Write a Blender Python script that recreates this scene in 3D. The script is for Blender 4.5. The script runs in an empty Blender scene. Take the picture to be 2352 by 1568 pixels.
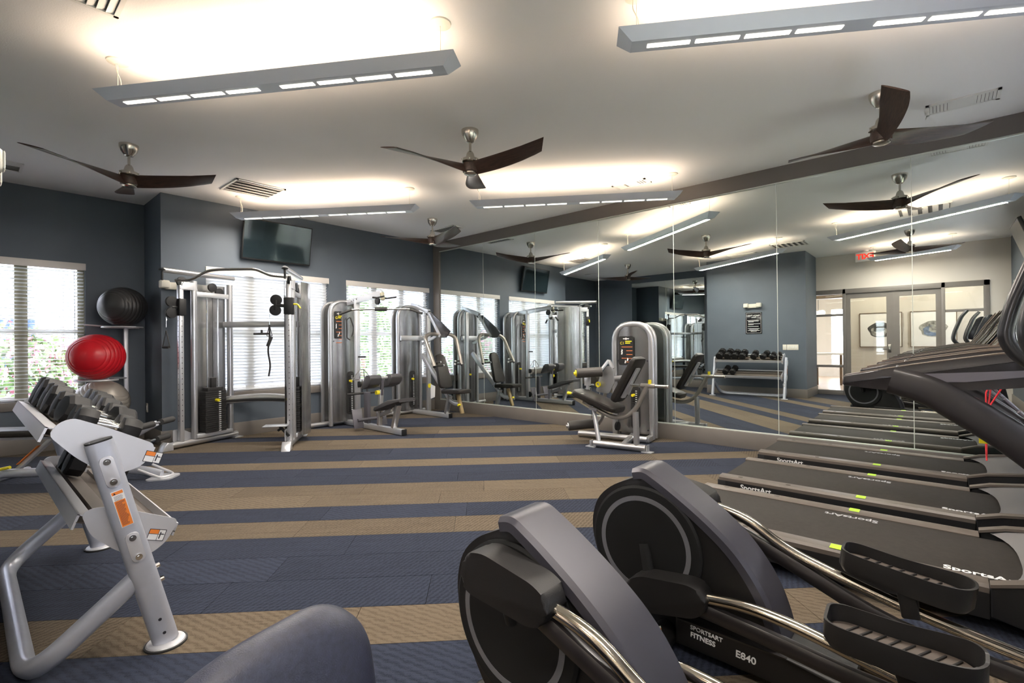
import bpy, bmesh, math, random
from mathutils import Vector, Matrix, Euler
random.seed(7)
R = math.radians
sc = bpy.context.scene
col = sc.collection

# ---------------------------------------------------------------- camera
F_PX, YAW, PITCH, ROLL = 1111.35, 48.603, 0.199, -0.556
CAM = Vector((6.990, -5.773, 1.198))
th, pi_, ro = R(YAW), R(PITCH), R(ROLL)
fw = Vector((-math.cos(th), math.sin(th), 0)); rt = Vector((math.sin(th), math.cos(th), 0)); up = Vector((0, 0, 1))
fw2 = fw * math.cos(pi_) + up * math.sin(pi_); up2 = -fw * math.sin(pi_) + up * math.cos(pi_)
r3 = rt * math.cos(ro) + up2 * math.sin(ro); u3 = -rt * math.sin(ro) + up2 * math.cos(ro)
cd = bpy.data.cameras.new('camera'); cam = bpy.data.objects.new('camera', cd); col.objects.link(cam)
cd.sensor_width = 36; cd.lens = F_PX / 2352 * 36; cd.clip_start = 0.02; cd.clip_end = 200
cam.matrix_world = Matrix(((r3.x, u3.x, -fw2.x, CAM.x), (r3.y, u3.y, -fw2.y, CAM.y), (r3.z, u3.z, -fw2.z, CAM.z), (0, 0, 0, 1)))
sc.camera = cam

# ---------------------------------------------------------------- world, exposure
wd = bpy.data.worlds.new('sky'); sc.world = wd; wd.use_nodes = True
wn = wd.node_tree.nodes; wl = wd.node_tree.links; wn.clear()
wo = wn.new('ShaderNodeOutputWorld'); wb = wn.new('ShaderNodeBackground')
tc = wn.new('ShaderNodeTexCoord'); sx = wn.new('ShaderNodeSeparateXYZ'); cr = wn.new('ShaderNodeValToRGB')
wl.new(tc.outputs['Generated'], sx.inputs[0]); wl.new(sx.outputs['Z'], cr.inputs[0])
cr.color_ramp.elements[0].position = 0.0; cr.color_ramp.elements[0].color = (0.93, 0.90, 1.0, 1)
cr.color_ramp.elements[1].position = 0.6; cr.color_ramp.elements[1].color = (0.80, 0.82, 1.0, 1)
wl.new(cr.outputs[0], wb.inputs[0]); wb.inputs[1].default_value = 13.0; wl.new(wb.outputs[0], wo.inputs[0])
sun = bpy.data.lights.new('sun', 'SUN'); sun.energy = 2.0; sun.angle = R(2); sun.color = (1, .95, .86)
so = bpy.data.objects.new('sun', sun); col.objects.link(so); so.rotation_euler = (R(-38), 0, 0)
LAMP_UP, LAMP_DOWN = 5.8, 38.0
sc.cycles.max_bounces = 8; sc.cycles.diffuse_bounces = 3; sc.cycles.glossy_bounces = 5;
sc.view_settings.view_transform = 'Standard'; sc.view_settings.look = 'None'
sc.view_settings.gamma = 1.0; sc.view_settings.use_curve_mapping = False
sc.view_settings.exposure = 0.95

# ---------------------------------------------------------------- materials
MATS = {}
def mat(name, color, rough=0.5, metal=0.0, noise=0.0, nscale=8.0, bump=0.0, bscale=60.0, spec=0.5, emit=None, estr=0.0, alpha=1.0, trans=0.0, coat=0.0, aniso=None):
    m = bpy.data.materials.new(name); m.use_nodes = True; MATS[name] = m
    nt = m.node_tree; b = nt.nodes['Principled BSDF']
    b.inputs['Base Color'].default_value = (*color, 1); b.inputs['Roughness'].default_value = rough
    b.inputs['Metallic'].default_value = metal; b.inputs['Specular IOR Level'].default_value = spec
    b.inputs['Coat Weight'].default_value = coat
    if trans: b.inputs['Transmission Weight'].default_value = trans
    if emit: b.inputs['Emission Color'].default_value = (*emit, 1); b.inputs['Emission Strength'].default_value = estr
    t = nt.nodes.new('ShaderNodeTexCoord')
    if noise:
        n = nt.nodes.new('ShaderNodeTexNoise'); n.inputs['Scale'].default_value = nscale; n.inputs['Detail'].default_value = 4
        nt.links.new(t.outputs['Object'], n.inputs['Vector'])
        r = nt.nodes.new('ShaderNodeValToRGB')
        r.color_ramp.elements[0].position = .3; r.color_ramp.elements[1].position = .7
        r.color_ramp.elements[0].color = (*[max(0, c * (1 - noise)) for c in color], 1)
        r.color_ramp.elements[1].color = (*[min(1, c * (1 + noise)) for c in color], 1)
        nt.links.new(n.outputs['Fac'], r.inputs[0]); nt.links.new(r.outputs[0], b.inputs['Base Color'])
    if bump:
        n = nt.nodes.new('ShaderNodeTexNoise'); n.inputs['Scale'].default_value = bscale; n.inputs['Detail'].default_value = 3
        nt.links.new(t.outputs['Object'], n.inputs['Vector'])
        bp = nt.nodes.new('ShaderNodeBump'); bp.inputs['Strength'].default_value = bump; bp.inputs['Distance'].default_value = .003
        nt.links.new(n.outputs['Fac'], bp.inputs['Height']); nt.links.new(bp.outputs[0], b.inputs['Normal'])
    return m
mat('ceiling_paint', (.86, .85, .84), .9, bump=.25, bscale=120)
mat('slate_paint', (.098, .120, .148), .55, noise=.04, nscale=3, bump=.08, bscale=150)
mat('taupe_trim', (.185, .165, .148), .45, noise=.03)
mat('beige_paint', (.62, .57, .51), .8, bump=.1, bscale=150)
mat('band_paint', (.165, .148, .135), .5)
mat('mirror_glass', (.80, .855, .835), 0.0, 1.0)
mat('mirror_edge', (.66, .70, .64), .3, .3)
mat('white_vinyl', (.78, .77, .74), .4)
mat('valance_white', (.74, .70, .66), .45)
mat('olive_mullion', (.30, .28, .20), .5)
mat('slat_white', (.88, .88, .86), .4)
mat('silver_paint', (.53, .55, .62), .36, .45, noise=.04, nscale=20, bump=.04, bscale=300)
mat('silver_light', (.62, .62, .65), .38, .45)
mat('chrome', (.82, .82, .82), .12, 1.0)
mat('brushed_nickel', (.62, .58, .52), .22, 1.0)
mat('warm_steel', (.72, .64, .52), .2, 1.0)
mat('black_plastic', (.014, .014, .015), .45, spec=.35, bump=.1, bscale=400)
mat('dark_plastic', (.040, .038, .040), .5, bump=.12, bscale=400)
mat('gloss_black', (.010, .010, .012), .12)
mat('black_rubber', (.028, .027, .027), .7, bump=.1, bscale=200)
mat('black_vinyl', (.020, .017, .015), .42, spec=.4, noise=.15, nscale=30, bump=.15, bscale=180)
mat('vinyl_navy', (.030, .033, .055), .40, noise=.2, nscale=90, bump=.35, bscale=420)
mat('gunmetal', (.115, .110, .128), .38, .35, bump=.06, bscale=500)
mat('grey_deck', (.12, .10, .085), .42, bump=.1)
mat('hood_grey', (.46, .45, .45), .36, .3)
mat('belt_black', (.030, .026, .022), .75, spec=.3, noise=.12, nscale=40, bump=.3, bscale=260)
mat('tread_brown', (.075, .060, .050), .6, bump=.1)
mat('rubber_red', (.62, .012, .022), .32, noise=.05)
mat('ball_black', (.035, .034, .034), .34)
mat('ball_silver', (.38, .35, .31), .34, .3)
mat('yellow_knob', (.85, .72, .02), .35)
mat('green_tape', (.42, .72, .03), .5, emit=None)
mat('orange_label', (.78, .22, .03), .5)
mat('label_white', (.80, .80, .80), .5)
mat('label_ink', (.02, .02, .03), .5)
mat('red_cord', (.70, .02, .03), .5)
mat('exit_red', (.75, .03, .02), .5, emit=(1, .04, .02), estr=.5)
mat('exit_white', (.85, .82, .80), .5)
mat('cream_plastic', (.80, .76, .66), .4)
mat('chrome_bar', (.55, .53, .50), .18, 1.0)
mat('lamp_shell', (.66, .70, .78), .35, .15)
mat('lamp_glow', (1, .9, .75), .5, emit=(1, .90, .74), estr=2.2)
mat('lamp_top_glow', (1, .85, .6), .5, emit=(1, .84, .62), estr=.6)
mat('wood_floor_far', (.42, .30, .20), .35, noise=.2, nscale=6)
mat('far_wall', (.60, .55, .49), .8)
mat('stucco', (.26, .27, .30), .8, noise=.05)
mat('roof_shingle', (.12, .12, .14), .9, noise=.3, nscale=30)
mat('dark_pane', (.03, .05, .10), .05)
mat('grass', (.13, .15, .07), .9, noise=.4, nscale=5)
mat('leaf_green', (.09, .15, .045), .6, noise=.5, nscale=9)
mat('blossom_pink', (.55, .20, .27), .7, noise=.3, nscale=20)
mat('bark', (.16, .11, .08), .9)
mat('wood_frame', (.16, .11, .07), .45)
mat('canvas_white', (.80, .78, .74), .8)
mat('glass_smoke', (.85, .9, .9), .0)

def glass(name, tint, fac):
    m = bpy.data.materials.new(name); m.use_nodes = True; MATS[name] = m; nt = m.node_tree; nt.nodes.clear()
    o = nt.nodes.new('ShaderNodeOutputMaterial'); mx = nt.nodes.new('ShaderNodeMixShader')
    t = nt.nodes.new('ShaderNodeBsdfTransparent'); g = nt.nodes.new('ShaderNodeBsdfGlossy')
    t.inputs[0].default_value = (*tint, 1); g.inputs['Roughness'].default_value = .02
    fr = nt.nodes.new('ShaderNodeFresnel'); fr.inputs[0].default_value = 1.45
    ad = nt.nodes.new('ShaderNodeMath'); ad.operation = 'MULTIPLY'; ad.inputs[1].default_value = fac
    nt.links.new(fr.outputs[0], ad.inputs[0]); nt.links.new(ad.outputs[0], mx.inputs[0])
    nt.links.new(t.outputs[0], mx.inputs[1]); nt.links.new(g.outputs[0], mx.inputs[2]); nt.links.new(mx.outputs[0], o.inputs[0])
glass('window_glass', (.95, .97, .97), .7)
glass('door_glass', (.86, .87, .86), 1.6)

def slat_material():
    m = MATS['slat_white']; nt = m.node_tree; b = nt.nodes['Principled BSDF']
    tr = nt.nodes.new('ShaderNodeBsdfTranslucent'); tr.inputs[0].default_value = (.9, .92, .93, 1)
    mx = nt.nodes.new('ShaderNodeMixShader'); mx.inputs[0].default_value = .38
    o = nt.nodes['Material Output']
    nt.links.new(b.outputs[0], mx.inputs[1]); nt.links.new(tr.outputs[0], mx.inputs[2]); nt.links.new(mx.outputs[0], o.inputs[0])
slat_material()

def wood_material():
    m = mat('walnut', (.06, .03, .02), .38); nt = m.node_tree; b = nt.nodes['Principled BSDF']
    t = nt.nodes['Texture Coordinate'] if 'Texture Coordinate' in nt.nodes else nt.nodes.new('ShaderNodeTexCoord')
    mp = nt.nodes.new('ShaderNodeMapping'); mp.inputs['Scale'].default_value = (2, 40, 40)
    n = nt.nodes.new('ShaderNodeTexNoise'); n.inputs['Scale'].default_value = 3; n.inputs['Detail'].default_value = 5
    r = nt.nodes.new('ShaderNodeValToRGB')
    r.color_ramp.elements[0].position = .3; r.color_ramp.elements[0].color = (.030, .017, .013, 1)
    r.color_ramp.elements[1].position = .75; r.color_ramp.elements[1].color = (.085, .045, .032, 1)
    nt.links.new(t.outputs['Object'], mp.inputs[0]); nt.links.new(mp.outputs[0], n.inputs['Vector'])
    nt.links.new(n.outputs['Fac'], r.inputs[0]); nt.links.new(r.outputs[0], b.inputs['Base Color'])
wood_material()

def ribbed_metal(name, c0, c1, axis, scale, rough=.28):
    """drawn/ribbed sheet metal: soft vertical bands"""
    m = mat(name, c0, rough, .92); nt = m.node_tree; b = nt.nodes['Principled BSDF']
    t = [n for n in nt.nodes if n.type == 'TEX_COORD'][0]
    w = nt.nodes.new('ShaderNodeTexNoise'); w.inputs['Scale'].default_value = 1.0; w.inputs['Detail'].default_value = 2
    mp = nt.nodes.new('ShaderNodeMapping'); s = [.6, .6, .15]; s[axis] = scale; mp.inputs['Scale'].default_value = s
    r = nt.nodes.new('ShaderNodeValToRGB'); r.color_ramp.elements[0].position = .35; r.color_ramp.elements[1].position = .65
    r.color_ramp.elements[0].color = (*c0, 1); r.color_ramp.elements[1].color = (*c1, 1)
    nt.links.new(t.outputs['Object'], mp.inputs[0]); nt.links.new(mp.outputs[0], w.inputs['Vector'])
    nt.links.new(w.outputs['Fac'], r.inputs[0]); nt.links.new(r.outputs[0], b.inputs['Base Color'])
ribbed_metal('shroud_metal', (.36, .36, .36), (.62, .61, .60), 1, 12, .24)

def carpet(name, c0, c1):
    m = mat(name, c0, .95, spec=.15); m.node_tree.nodes['Principled BSDF'].inputs['Sheen Weight'].default_value = .05; nt = m.node_tree; b = nt.nodes['Principled BSDF']; L = nt.links.new
    t = [n for n in nt.nodes if n.type == 'TEX_COORD'][0]; oi = nt.nodes.new('ShaderNodeObjectInfo')
    rot = nt.nodes.new('ShaderNodeMapping'); rot.inputs['Rotation'].default_value = (0, 0, R(-45)); L(t.outputs['Object'], rot.inputs[0])
    # slanting rib pattern: direction flips from plank to plank
    def wave(ang, sc_):
        mp = nt.nodes.new('ShaderNodeMapping'); mp.inputs['Rotation'].default_value = (0, 0, R(ang)); L(rot.outputs[0], mp.inputs[0])
        w = nt.nodes.new('ShaderNodeTexWave'); w.inputs['Scale'].default_value = sc_; w.inputs['Distortion'].default_value = 3.5
        w.inputs['Detail'].default_value = 2; w.inputs['Detail Scale'].default_value = 3
        L(mp.outputs[0], w.inputs['Vector']); return w
    w1, w2 = wave(32, 13), wave(-58, 10)
    gt = nt.nodes.new('ShaderNodeMath'); gt.operation = 'GREATER_THAN'; gt.inputs[1].default_value = .5; L(oi.outputs['Random'], gt.inputs[0])
    mx = nt.nodes.new('ShaderNodeMix'); L(gt.outputs[0], mx.inputs[0]); L(w1.outputs['Fac'], mx.inputs[2]); L(w2.outputs['Fac'], mx.inputs[3])
    n = nt.nodes.new('ShaderNodeTexNoise'); n.inputs['Scale'].default_value = 260; n.inputs['Detail'].default_value = 2; L(t.outputs['Object'], n.inputs['Vector'])
    nb = nt.nodes.new('ShaderNodeMapping'); nb.inputs['Scale'].default_value = (3, 90, 1); L(rot.outputs[0], nb.inputs[0])
    ns = nt.nodes.new('ShaderNodeTexNoise'); ns.inputs['Scale'].default_value = 1; ns.inputs['Detail'].default_value = 4; L(nb.outputs[0], ns.inputs['Vector'])
    a1 = nt.nodes.new('ShaderNodeMath'); a1.operation = 'MULTIPLY_ADD'; a1.inputs[1].default_value = .26; L(mx.outputs[0], a1.inputs[0])
    a2 = nt.nodes.new('ShaderNodeMath'); a2.operation = 'MULTIPLY_ADD'; a2.inputs[1].default_value = .75; L(n.outputs['Fac'], a2.inputs[0])
    a3 = nt.nodes.new('ShaderNodeMath'); a3.operation = 'MULTIPLY_ADD'; a3.inputs[1].default_value = .55; L(ns.outputs['Fac'], a3.inputs[0])
    a4 = nt.nodes.new('ShaderNodeMath'); a4.operation = 'MULTIPLY'; a4.inputs[1].default_value = .16; L(oi.outputs['Random'], a4.inputs[0])
    L(a4.outputs[0], a1.inputs[2]); L(a1.outputs[0], a2.inputs[2]); L(a2.outputs[0], a3.inputs[2])
    r = nt.nodes.new('ShaderNodeValToRGB'); r.color_ramp.elements[0].position = .50; r.color_ramp.elements[1].position = .98
    r.color_ramp.elements[0].color = (*c0, 1); r.color_ramp.elements[1].color = (*c1, 1)
    L(a3.outputs[0], r.inputs[0]); L(r.outputs[0], b.inputs['Base Color'])
    bp = nt.nodes.new('ShaderNodeBump'); bp.inputs['Strength'].default_value = .5; bp.inputs['Distance'].default_value = .004
    L(a3.outputs[0], bp.inputs['Height']); L(bp.outputs[0], b.inputs['Normal'])
carpet('carpet_blue', (.006, .008, .016), (.031, .038, .062))
carpet('carpet_tan', (.042, .032, .022), (.145, .112, .077))

# ---------------------------------------------------------------- geometry helpers
def V(*a): return Vector(a)
def link(name, me, m=None, parent=None, label=None):
    o = bpy.data.objects.new(name, me); col.objects.link(o)
    if m: me.materials.append(MATS[m])
    if parent: o.parent = parent
    if label: o['label'] = label
    return o
def obj(name, bm, m, parent=None, label=None, angle=35):
    me = bpy.data.meshes.new(name); bmesh.ops.recalc_face_normals(bm, faces=bm.faces[:]); bm.to_mesh(me); bm.free()
    me.shade_smooth(); me.set_sharp_from_angle(angle=R(angle))
    return link(name, me, m, parent, label)
def thing(name, label, cat, loc=(0, 0, 0), rz=0.0, group=None):
    o = bpy.data.objects.new(name, None); col.objects.link(o); o.empty_display_size = .1
    o.location = loc; o.rotation_euler = (0, 0, rz); return tag(o, label, cat, group)
def tag(o, label, cat, group=None):
    o['label'] = label; o['category'] = cat
    if group: o['group'] = group
    return o
def struct(o): o['kind'] = 'structure'; return o
def BM(): return bmesh.new()
def box(bm, c, s, rot=None, bev=0.0, seg=2):
    M = Matrix.Translation(Vector(c)) @ (rot.to_4x4() if rot is not None else Matrix.Identity(4)) @ Matrix.Diagonal((s[0], s[1], s[2], 1))
    g = bmesh.ops.create_cube(bm, size=1, matrix=M)
    if bev:
        es = {e for v in g['verts'] for e in v.link_edges}
        bmesh.ops.bevel(bm, geom=list(es), offset=bev, segments=seg, affect='EDGES', profile=.5)
    return bm
def bb(bm, a, b, bev=0.0, seg=2):
    a, b = Vector(a), Vector(b)
    return box(bm, (a + b) / 2, [max(abs(x), 1e-4) for x in (b - a)], bev=bev, seg=seg)
def frame_for(d, upv=Vector((0, 0, 1))):
    z = d.normalized(); x = upv.cross(z)
    if x.length < 1e-4: x = Vector((1, 0, 0)).cross(z)
    x.normalize(); y = z.cross(x); return Matrix((x, y, z)).transposed()
def cyl(bm, p0, p1, r, n=16, r2=None):
    p0, p1 = Vector(p0), Vector(p1); d = p1 - p0
    M = Matrix.Translation((p0 + p1) / 2) @ frame_for(d).to_4x4()
    bmesh.ops.create_cone(bm, cap_ends=True, segments=n, radius1=r, radius2=r if r2 is None else r2, depth=d.length, matrix=M); return bm
def bar(bm, p0, p1, w, h, upv=(0, 0, 1), bev=0.0):
    """rectangular bar from p0 to p1: h along upv-ish, w across"""
    p0, p1 = Vector(p0), Vector(p1); d = p1 - p0; z = d.normalized(); u = Vector(upv); x = u.cross(z)
    if x.length < 1e-4: x = Vector((1, 0, 0)).cross(z)
    x.normalize(); y = z.cross(x)
    return box(bm, (p0 + p1) / 2, (w, h, d.length), rot=Matrix((x, y, z)).transposed(), bev=bev)
def smooth_path(pts, rad=0.06, n=6):
    pts = [Vector(p) for p in pts]; out = [pts[0]]
    for i in range(1, len(pts) - 1):
        a, b, c = pts[i - 1], pts[i], pts[i + 1]
        u, w = (a - b), (c - b); r_ = min(rad, u.length * .48, w.length * .48)
        p, q = b + u.normalized() * r_, b + w.normalized() * r_
        for k in range(n + 1):
            t = k / n; out.append(p * (1 - t) ** 2 + b * 2 * t * (1 - t) + q * t * t)
    out.append(pts[-1]); return out
def sweep(bm, pts, prof, upv=None, closed_prof=True, scale=None, cap=True):
    """sweep 2D profile [(x,y)] along pts with parallel transport"""
    pts = [Vector(p) for p in pts]; rings = []; n = len(pts)
    t0 = (pts[1] - pts[0]).normalized(); u = Vector(upv) if upv else Vector((0, 0, 1))
    if abs(u.normalized().dot(t0)) > .97: u = Vector((1, 0, 0)) if abs(t0.x) < .9 else Vector((0, 1, 0))
    x = u.cross(t0).normalized(); prev = t0
    for i, p in enumerate(pts):
        t = (pts[min(i + 1, n - 1)] - pts[max(i - 1, 0)]).normalized()
        q = prev.rotation_difference(t); x = (q @ x); x = (x - t * x.dot(t)).normalized(); y = t.cross(x); prev = t
        s = scale[i] if scale else 1.0
        rings.append([bm.verts.new(p + x * a * s + y * b * s) for a, b in prof])
    m = len(prof)
    for i in range(n - 1):
        for k in range(m if closed_prof else m - 1):
            bm.faces.new((rings[i][k], rings[i][(k + 1) % m], rings[i + 1][(k + 1) % m], rings[i + 1][k]))
    if cap and closed_prof:
        bm.faces.new(rings[0][::-1]); bm.faces.new(rings[-1])
    return bm
def circ(r, n=12): return [(r * math.cos(2 * math.pi * k / n), r * math.sin(2 * math.pi * k / n)) for k in range(n)]
def oval(a, b, n=16, p=2.6):
    out = []
    for k in range(n):
        t = 2 * math.pi * k / n; c, s = math.cos(t), math.sin(t)
        out.append((a * math.copysign(abs(c) ** (2 / p), c), b * math.copysign(abs(s) ** (2 / p), s)))
    return out
def tube(bm, pts, r, n=12, rad=.06, k=6): return sweep(bm, smooth_path(pts, rad, k), circ(r, n))
def otube(bm, pts, a, b, n=16, rad=.06, upv=None): return sweep(bm, smooth_path(pts, rad), oval(a, b, n), upv)
def prism(bm, pts, h0, h1, plane='xz', bev=0.0):
    """extrude a 2-D outline; plane xz -> thickness along y, xy -> along z, yz -> along x"""
    f = {'xz': lambda a, b, h: (a, h, b), 'xy': lambda a, b, h: (a, b, h), 'yz': lambda a, b, h: (h, a, b)}[plane]
    A = [bm.verts.new(f(a, b, h0)) for a, b in pts]; B = [bm.verts.new(f(a, b, h1)) for a, b in pts]
    n = len(pts); fa = [bm.faces.new(A[::-1]), bm.faces.new(B)]
    for i in range(n): bm.faces.new((A[i], A[(i + 1) % n], B[(i + 1) % n], B[i]))
    if bev:
        es = {e for f_ in fa for e in f_.edges}
        bmesh.ops.bevel(bm, geom=list(es), offset=bev, segments=3, affect='EDGES', profile=.5)
    return bm
def lathe(bm, prof, c=(0, 0, 0), n=32, rot=None, cap=True):
    c = Vector(c); rings = []
    for r_, z in prof:
        ring = []
        for k in range(n):
            a = 2 * math.pi * k / n; p = Vector((r_ * math.cos(a), r_ * math.sin(a), z))
            if rot is not None: p = rot @ p
            ring.append(bm.verts.new(c + p))
        rings.append(ring)
    for i in range(len(rings) - 1):
        for k in range(n): bm.faces.new((rings[i][k], rings[i][(k + 1) % n], rings[i + 1][(k + 1) % n], rings[i + 1][k]))
    if cap: bm.faces.new(rings[0][::-1]); bm.faces.new(rings[-1])
    else:
        for k in range(n): bm.faces.new((rings[-1][k], rings[-1][(k + 1) % n], rings[0][(k + 1) % n], rings[0][k]))
    return bm
def round_poly(pts, rad, n=5):
    m = len(pts); out = []
    for i in range(m):
        a, b, c = Vector(pts[i - 1]), Vector(pts[i]), Vector(pts[(i + 1) % m]); r_ = rad[i] if isinstance(rad, (list, tuple)) else rad
        if r_ <= 0: out.append(tuple(b)); continue
        u, w = a - b, c - b; q = min(r_, u.length * .49, w.length * .49); p0, p1 = b + u.normalized() * q, b + w.normalized() * q
        for k in range(n + 1):
            t = k / n; v = p0 * (1 - t) ** 2 + b * 2 * t * (1 - t) + p1 * t * t; out.append((v.x, v.y))
    return out
def xform(bm, M): bmesh.ops.transform(bm, matrix=M, verts=bm.verts[:]); return bm
def copy_tree(o, parent=None, loc=None, rz=None, **props):
    c = o.copy(); col.objects.link(c)
    if parent is not None: c.parent = parent
    if loc is not None: c.location = loc
    if rz is not None: c.rotation_euler = (0, 0, rz)
    for k, v in props.items(): c[k] = v
    for ch in list(o.children): copy_tree(ch, c)
    return c
def text(s, size, m, parent, M, name='lettering', depth=.0008, align='LEFT', bold=0.0, label=None):
    cu = bpy.data.curves.new('t', 'FONT'); cu.body = s; cu.size = size; cu.extrude = depth; cu.align_x = align; cu.offset = bold; cu.resolution_u = 3
    to = bpy.data.objects.new('t', cu); col.objects.link(to); bpy.context.view_layer.update()
    me = bpy.data.meshes.new_from_object(to.evaluated_get(bpy.context.evaluated_depsgraph_get())); bpy.data.objects.remove(to)
    me.materials.clear(); me.transform(M); me.name = name
    return link(name, me, m, parent, label)
def basis(o, x, y):
    x, y = Vector(x).normalized(), Vector(y).normalized(); z = x.cross(y).normalized(); y = z.cross(x); o = Vector(o)
    return Matrix(((x.x, y.x, z.x, o.x), (x.y, y.y, z.y, o.y), (x.z, y.z, z.z, o.z), (0, 0, 0, 1)))

# ---------------------------------------------------------------- the room
H, LX, WY = 3.05, 8.0, -6.9
RX, JY, PY, PX0, PX1 = -0.8, -4.2, -5.76, 2.93, 4.94

def clip(poly, regions):
    out = []
    for x0, x1, y0, y1 in regions:
        p = [tuple(q) for q in poly]
        for ax, val, sgn in ((0, x0, 1), (0, x1, -1), (1, y0, 1), (1, y1, -1)):
            res = []
            for i in range(len(p)):
                a, b = p[i], p[(i + 1) % len(p)]; da, db = (a[ax] - val) * sgn, (b[ax] - val) * sgn
                if da >= 0: res.append(a)
                if (da >= 0) != (db >= 0):
                    t = da / (da - db); res.append((a[0] + (b[0] - a[0]) * t, a[1] + (b[1] - a[1]) * t))
            p = res
            if len(p) < 3: break
        if len(p) >= 3: out.append(p)
    return out
REG = [(0, LX, PY, 0), (RX, 0, WY, JY), (0, PX0, WY, PY), (PX1, LX, WY, PY)]
bm = BM(); bb(bm, (RX - .15, WY - .15, -.12), (LX + .15, .15, -.008)); floor = struct(obj('floor', bm, 'dark_plastic'))
U = .2835; S0 = 1.10
pattern = 'BBB' 'TT' 'B' 'TT' 'BB' 'T' 'BB' 'TT' 'B' 'T' 'BBB' 'T' 'B' 'TT' 'BBB' 'TT' 'B' 'TT' 'BB' 'T' 'BB' 'TT' 'B' 'T' 'BBB'   # one letter per plank width, from the far corner
def build_carpet():
    n = 0; c45 = math.sqrt(.5); rnd = random.Random(3)
    for i in range(-4, 42):
        s = S0 + i * U
        ch = 'T' if i < 0 else pattern[i % len(pattern)]
        if i < -1: ch = 'B' if i % 2 else 'T'
        off = rnd.random()
        t = -9 + off
        while t < 9.5:
            a = [(s, t), (s + U, t), (s + U, t + 1.0), (s, t + 1.0)]; g = .0012
            a = [(s + g, t + g), (s + U - g, t + g), (s + U - g, t + 1 - g), (s + g, t + 1 - g)]
            # s along (1,-1)/sqrt2, t along (1,1)/sqrt2
            poly = [((p * c45 + q * c45), (-p * c45 + q * c45)) for p, q in a]
            parts = clip(poly, REG)
            if parts:
                bm = BM()
                for p in parts:
                    if sum(p[k][0] * p[(k + 1) % len(p)][1] - p[(k + 1) % len(p)][0] * p[k][1] for k in range(len(p))) < 0.0004: pass
                    A = [bm.verts.new((x, y, -.008)) for x, y in p]; B = [bm.verts.new((x, y, 0)) for x, y in p]
                    bm.faces.new(B); m_ = len(p)
                    for k in range(m_): bm.faces.new((A[k], A[(k + 1) % m_], B[(k + 1) % m_], B[k]))
                o = obj('carpet_plank', bm, 'carpet_blue' if ch == 'B' else 'carpet_tan', floor); n += 1
            t += 1.0
    return n
build_carpet()
bm = BM(); bb(bm, (RX - .15, WY - .15, H), (LX + .15, .15, H + .12)); ceiling = struct(obj('ceiling', bm, 'ceiling_paint'))

def wall(name, axis, pos, a0, a1, openings, m, thick=.15, sign=-1, z0=-.12, z1=H):
    """wall in the plane axis=pos; material lies on the sign side; openings = [(b0,b1,z0,z1)]"""
    bm = BM(); lo, hi = (pos + sign * thick, pos) if sign < 0 else (pos, pos + thick)
    def piece(b0, b1, c0, c1):
        if b1 - b0 < 1e-4 or c1 - c0 < 1e-4: return
        if axis == 'x': bb(bm, (lo, b0, c0), (hi, b1, c1))
        else: bb(bm, (b0, lo, c0), (b1, hi, c1))
    ops = sorted(openings); cur = a0
    for b0, b1, c0, c1 in ops:
        piece(cur, b0, z0, z1); piece(b0, b1, z0, c0); piece(b0, b1, c1, z1); cur = b1
    piece(cur, a1, z0, z1)
    return struct(obj(name, bm, m))
WT, WB = 2.215, .59
WIN = [('x', 0.0, -3.725, -2.075), ('x', 0.0, -1.78, -.135), ('x', RX, -6.43, -4.785)]
WINE = [(-1.95, -.35), (-4.75, -3.1), (-6.45, -4.85)]
wall('wall_west', 'x', 0, JY, 0.15, [(-3.725, -2.075, WB, WT), (-1.78, -.135, WB, WT)], 'slate_paint')
wall('wall_west_recess', 'x', RX, WY, JY, [(-6.43, -4.785, WB, WT)], 'slate_paint')
wall('wall_west_return', 'y', JY, RX - .15, -.15, [], 'slate_paint', sign=1)
wall('wall_north', 'y', 0, 0, LX, [], 'band_paint', sign=1)
wall('wall_east', 'x', LX, WY, 0, [(a, b, WB, WT) for a, b in WINE], 'slate_paint', sign=1)
wall('wall_south_left', 'y', WY, RX, PX0 + .1, [], 'slate_paint')
wall('wall_south', 'y', WY, PX0 + .1, LX, [(4.76, 7.715, 0.0, 2.30)], 'beige_paint')
bm = BM(); bb(bm, (PX0, WY, -.12), (PX1, PY, H)); struct(obj('wall_south_pier', bm, 'slate_paint'))

# taupe band and corner post around the mirror (painted trim)
bm = BM(); bb(bm, (.0, -.028, 2.885), (LX, -.0, H)); struct(obj('trim_mirror_head', bm, 'band_paint'))
bm = BM(); bb(bm, (.0, -.028, .18), (.163, 0, 2.885)); struct(obj('trim_mirror_side', bm, 'taupe_trim'))
bm = BM(); bb(bm, (.163, -.022, 2.872), (LX, 0, 2.886), bev=.002); struct(obj('trim_mirror_channel', bm, 'mirror_edge'))
bm = BM(); bb(bm, (.163, -.022, .183), (LX, 0, .195), bev=.002); struct(obj('trim_mirror_sill', bm, 'mirror_edge'))
def baseboard(name, a, b, z=.183):
    bm = BM(); bb(bm, (*a, 0), (*b, z), bev=.003); struct(obj(name, bm, 'taupe_trim'))
baseboard('baseboard_north', (0, -.03), (LX, 0))
baseboard('baseboard_west', (0, JY, ), (.016, -.03))
baseboard('baseboard_west_return', (RX, JY - .016), (0.016, JY))
baseboard('baseboard_west_recess', (RX, WY), (RX + .016, JY - .016))
baseboard('baseboard_south_left', (RX + .016, WY), (PX0, WY + .016))
baseboard('baseboard_pier', (PX0 - .016, PY), (PX1 + .016, PY + .016))
baseboard('baseboard_pier_return', (PX1, WY), (PX1 + .016, PY))
baseboard('baseboard_east', (LX - .016, WY), (LX, -.03))

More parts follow.
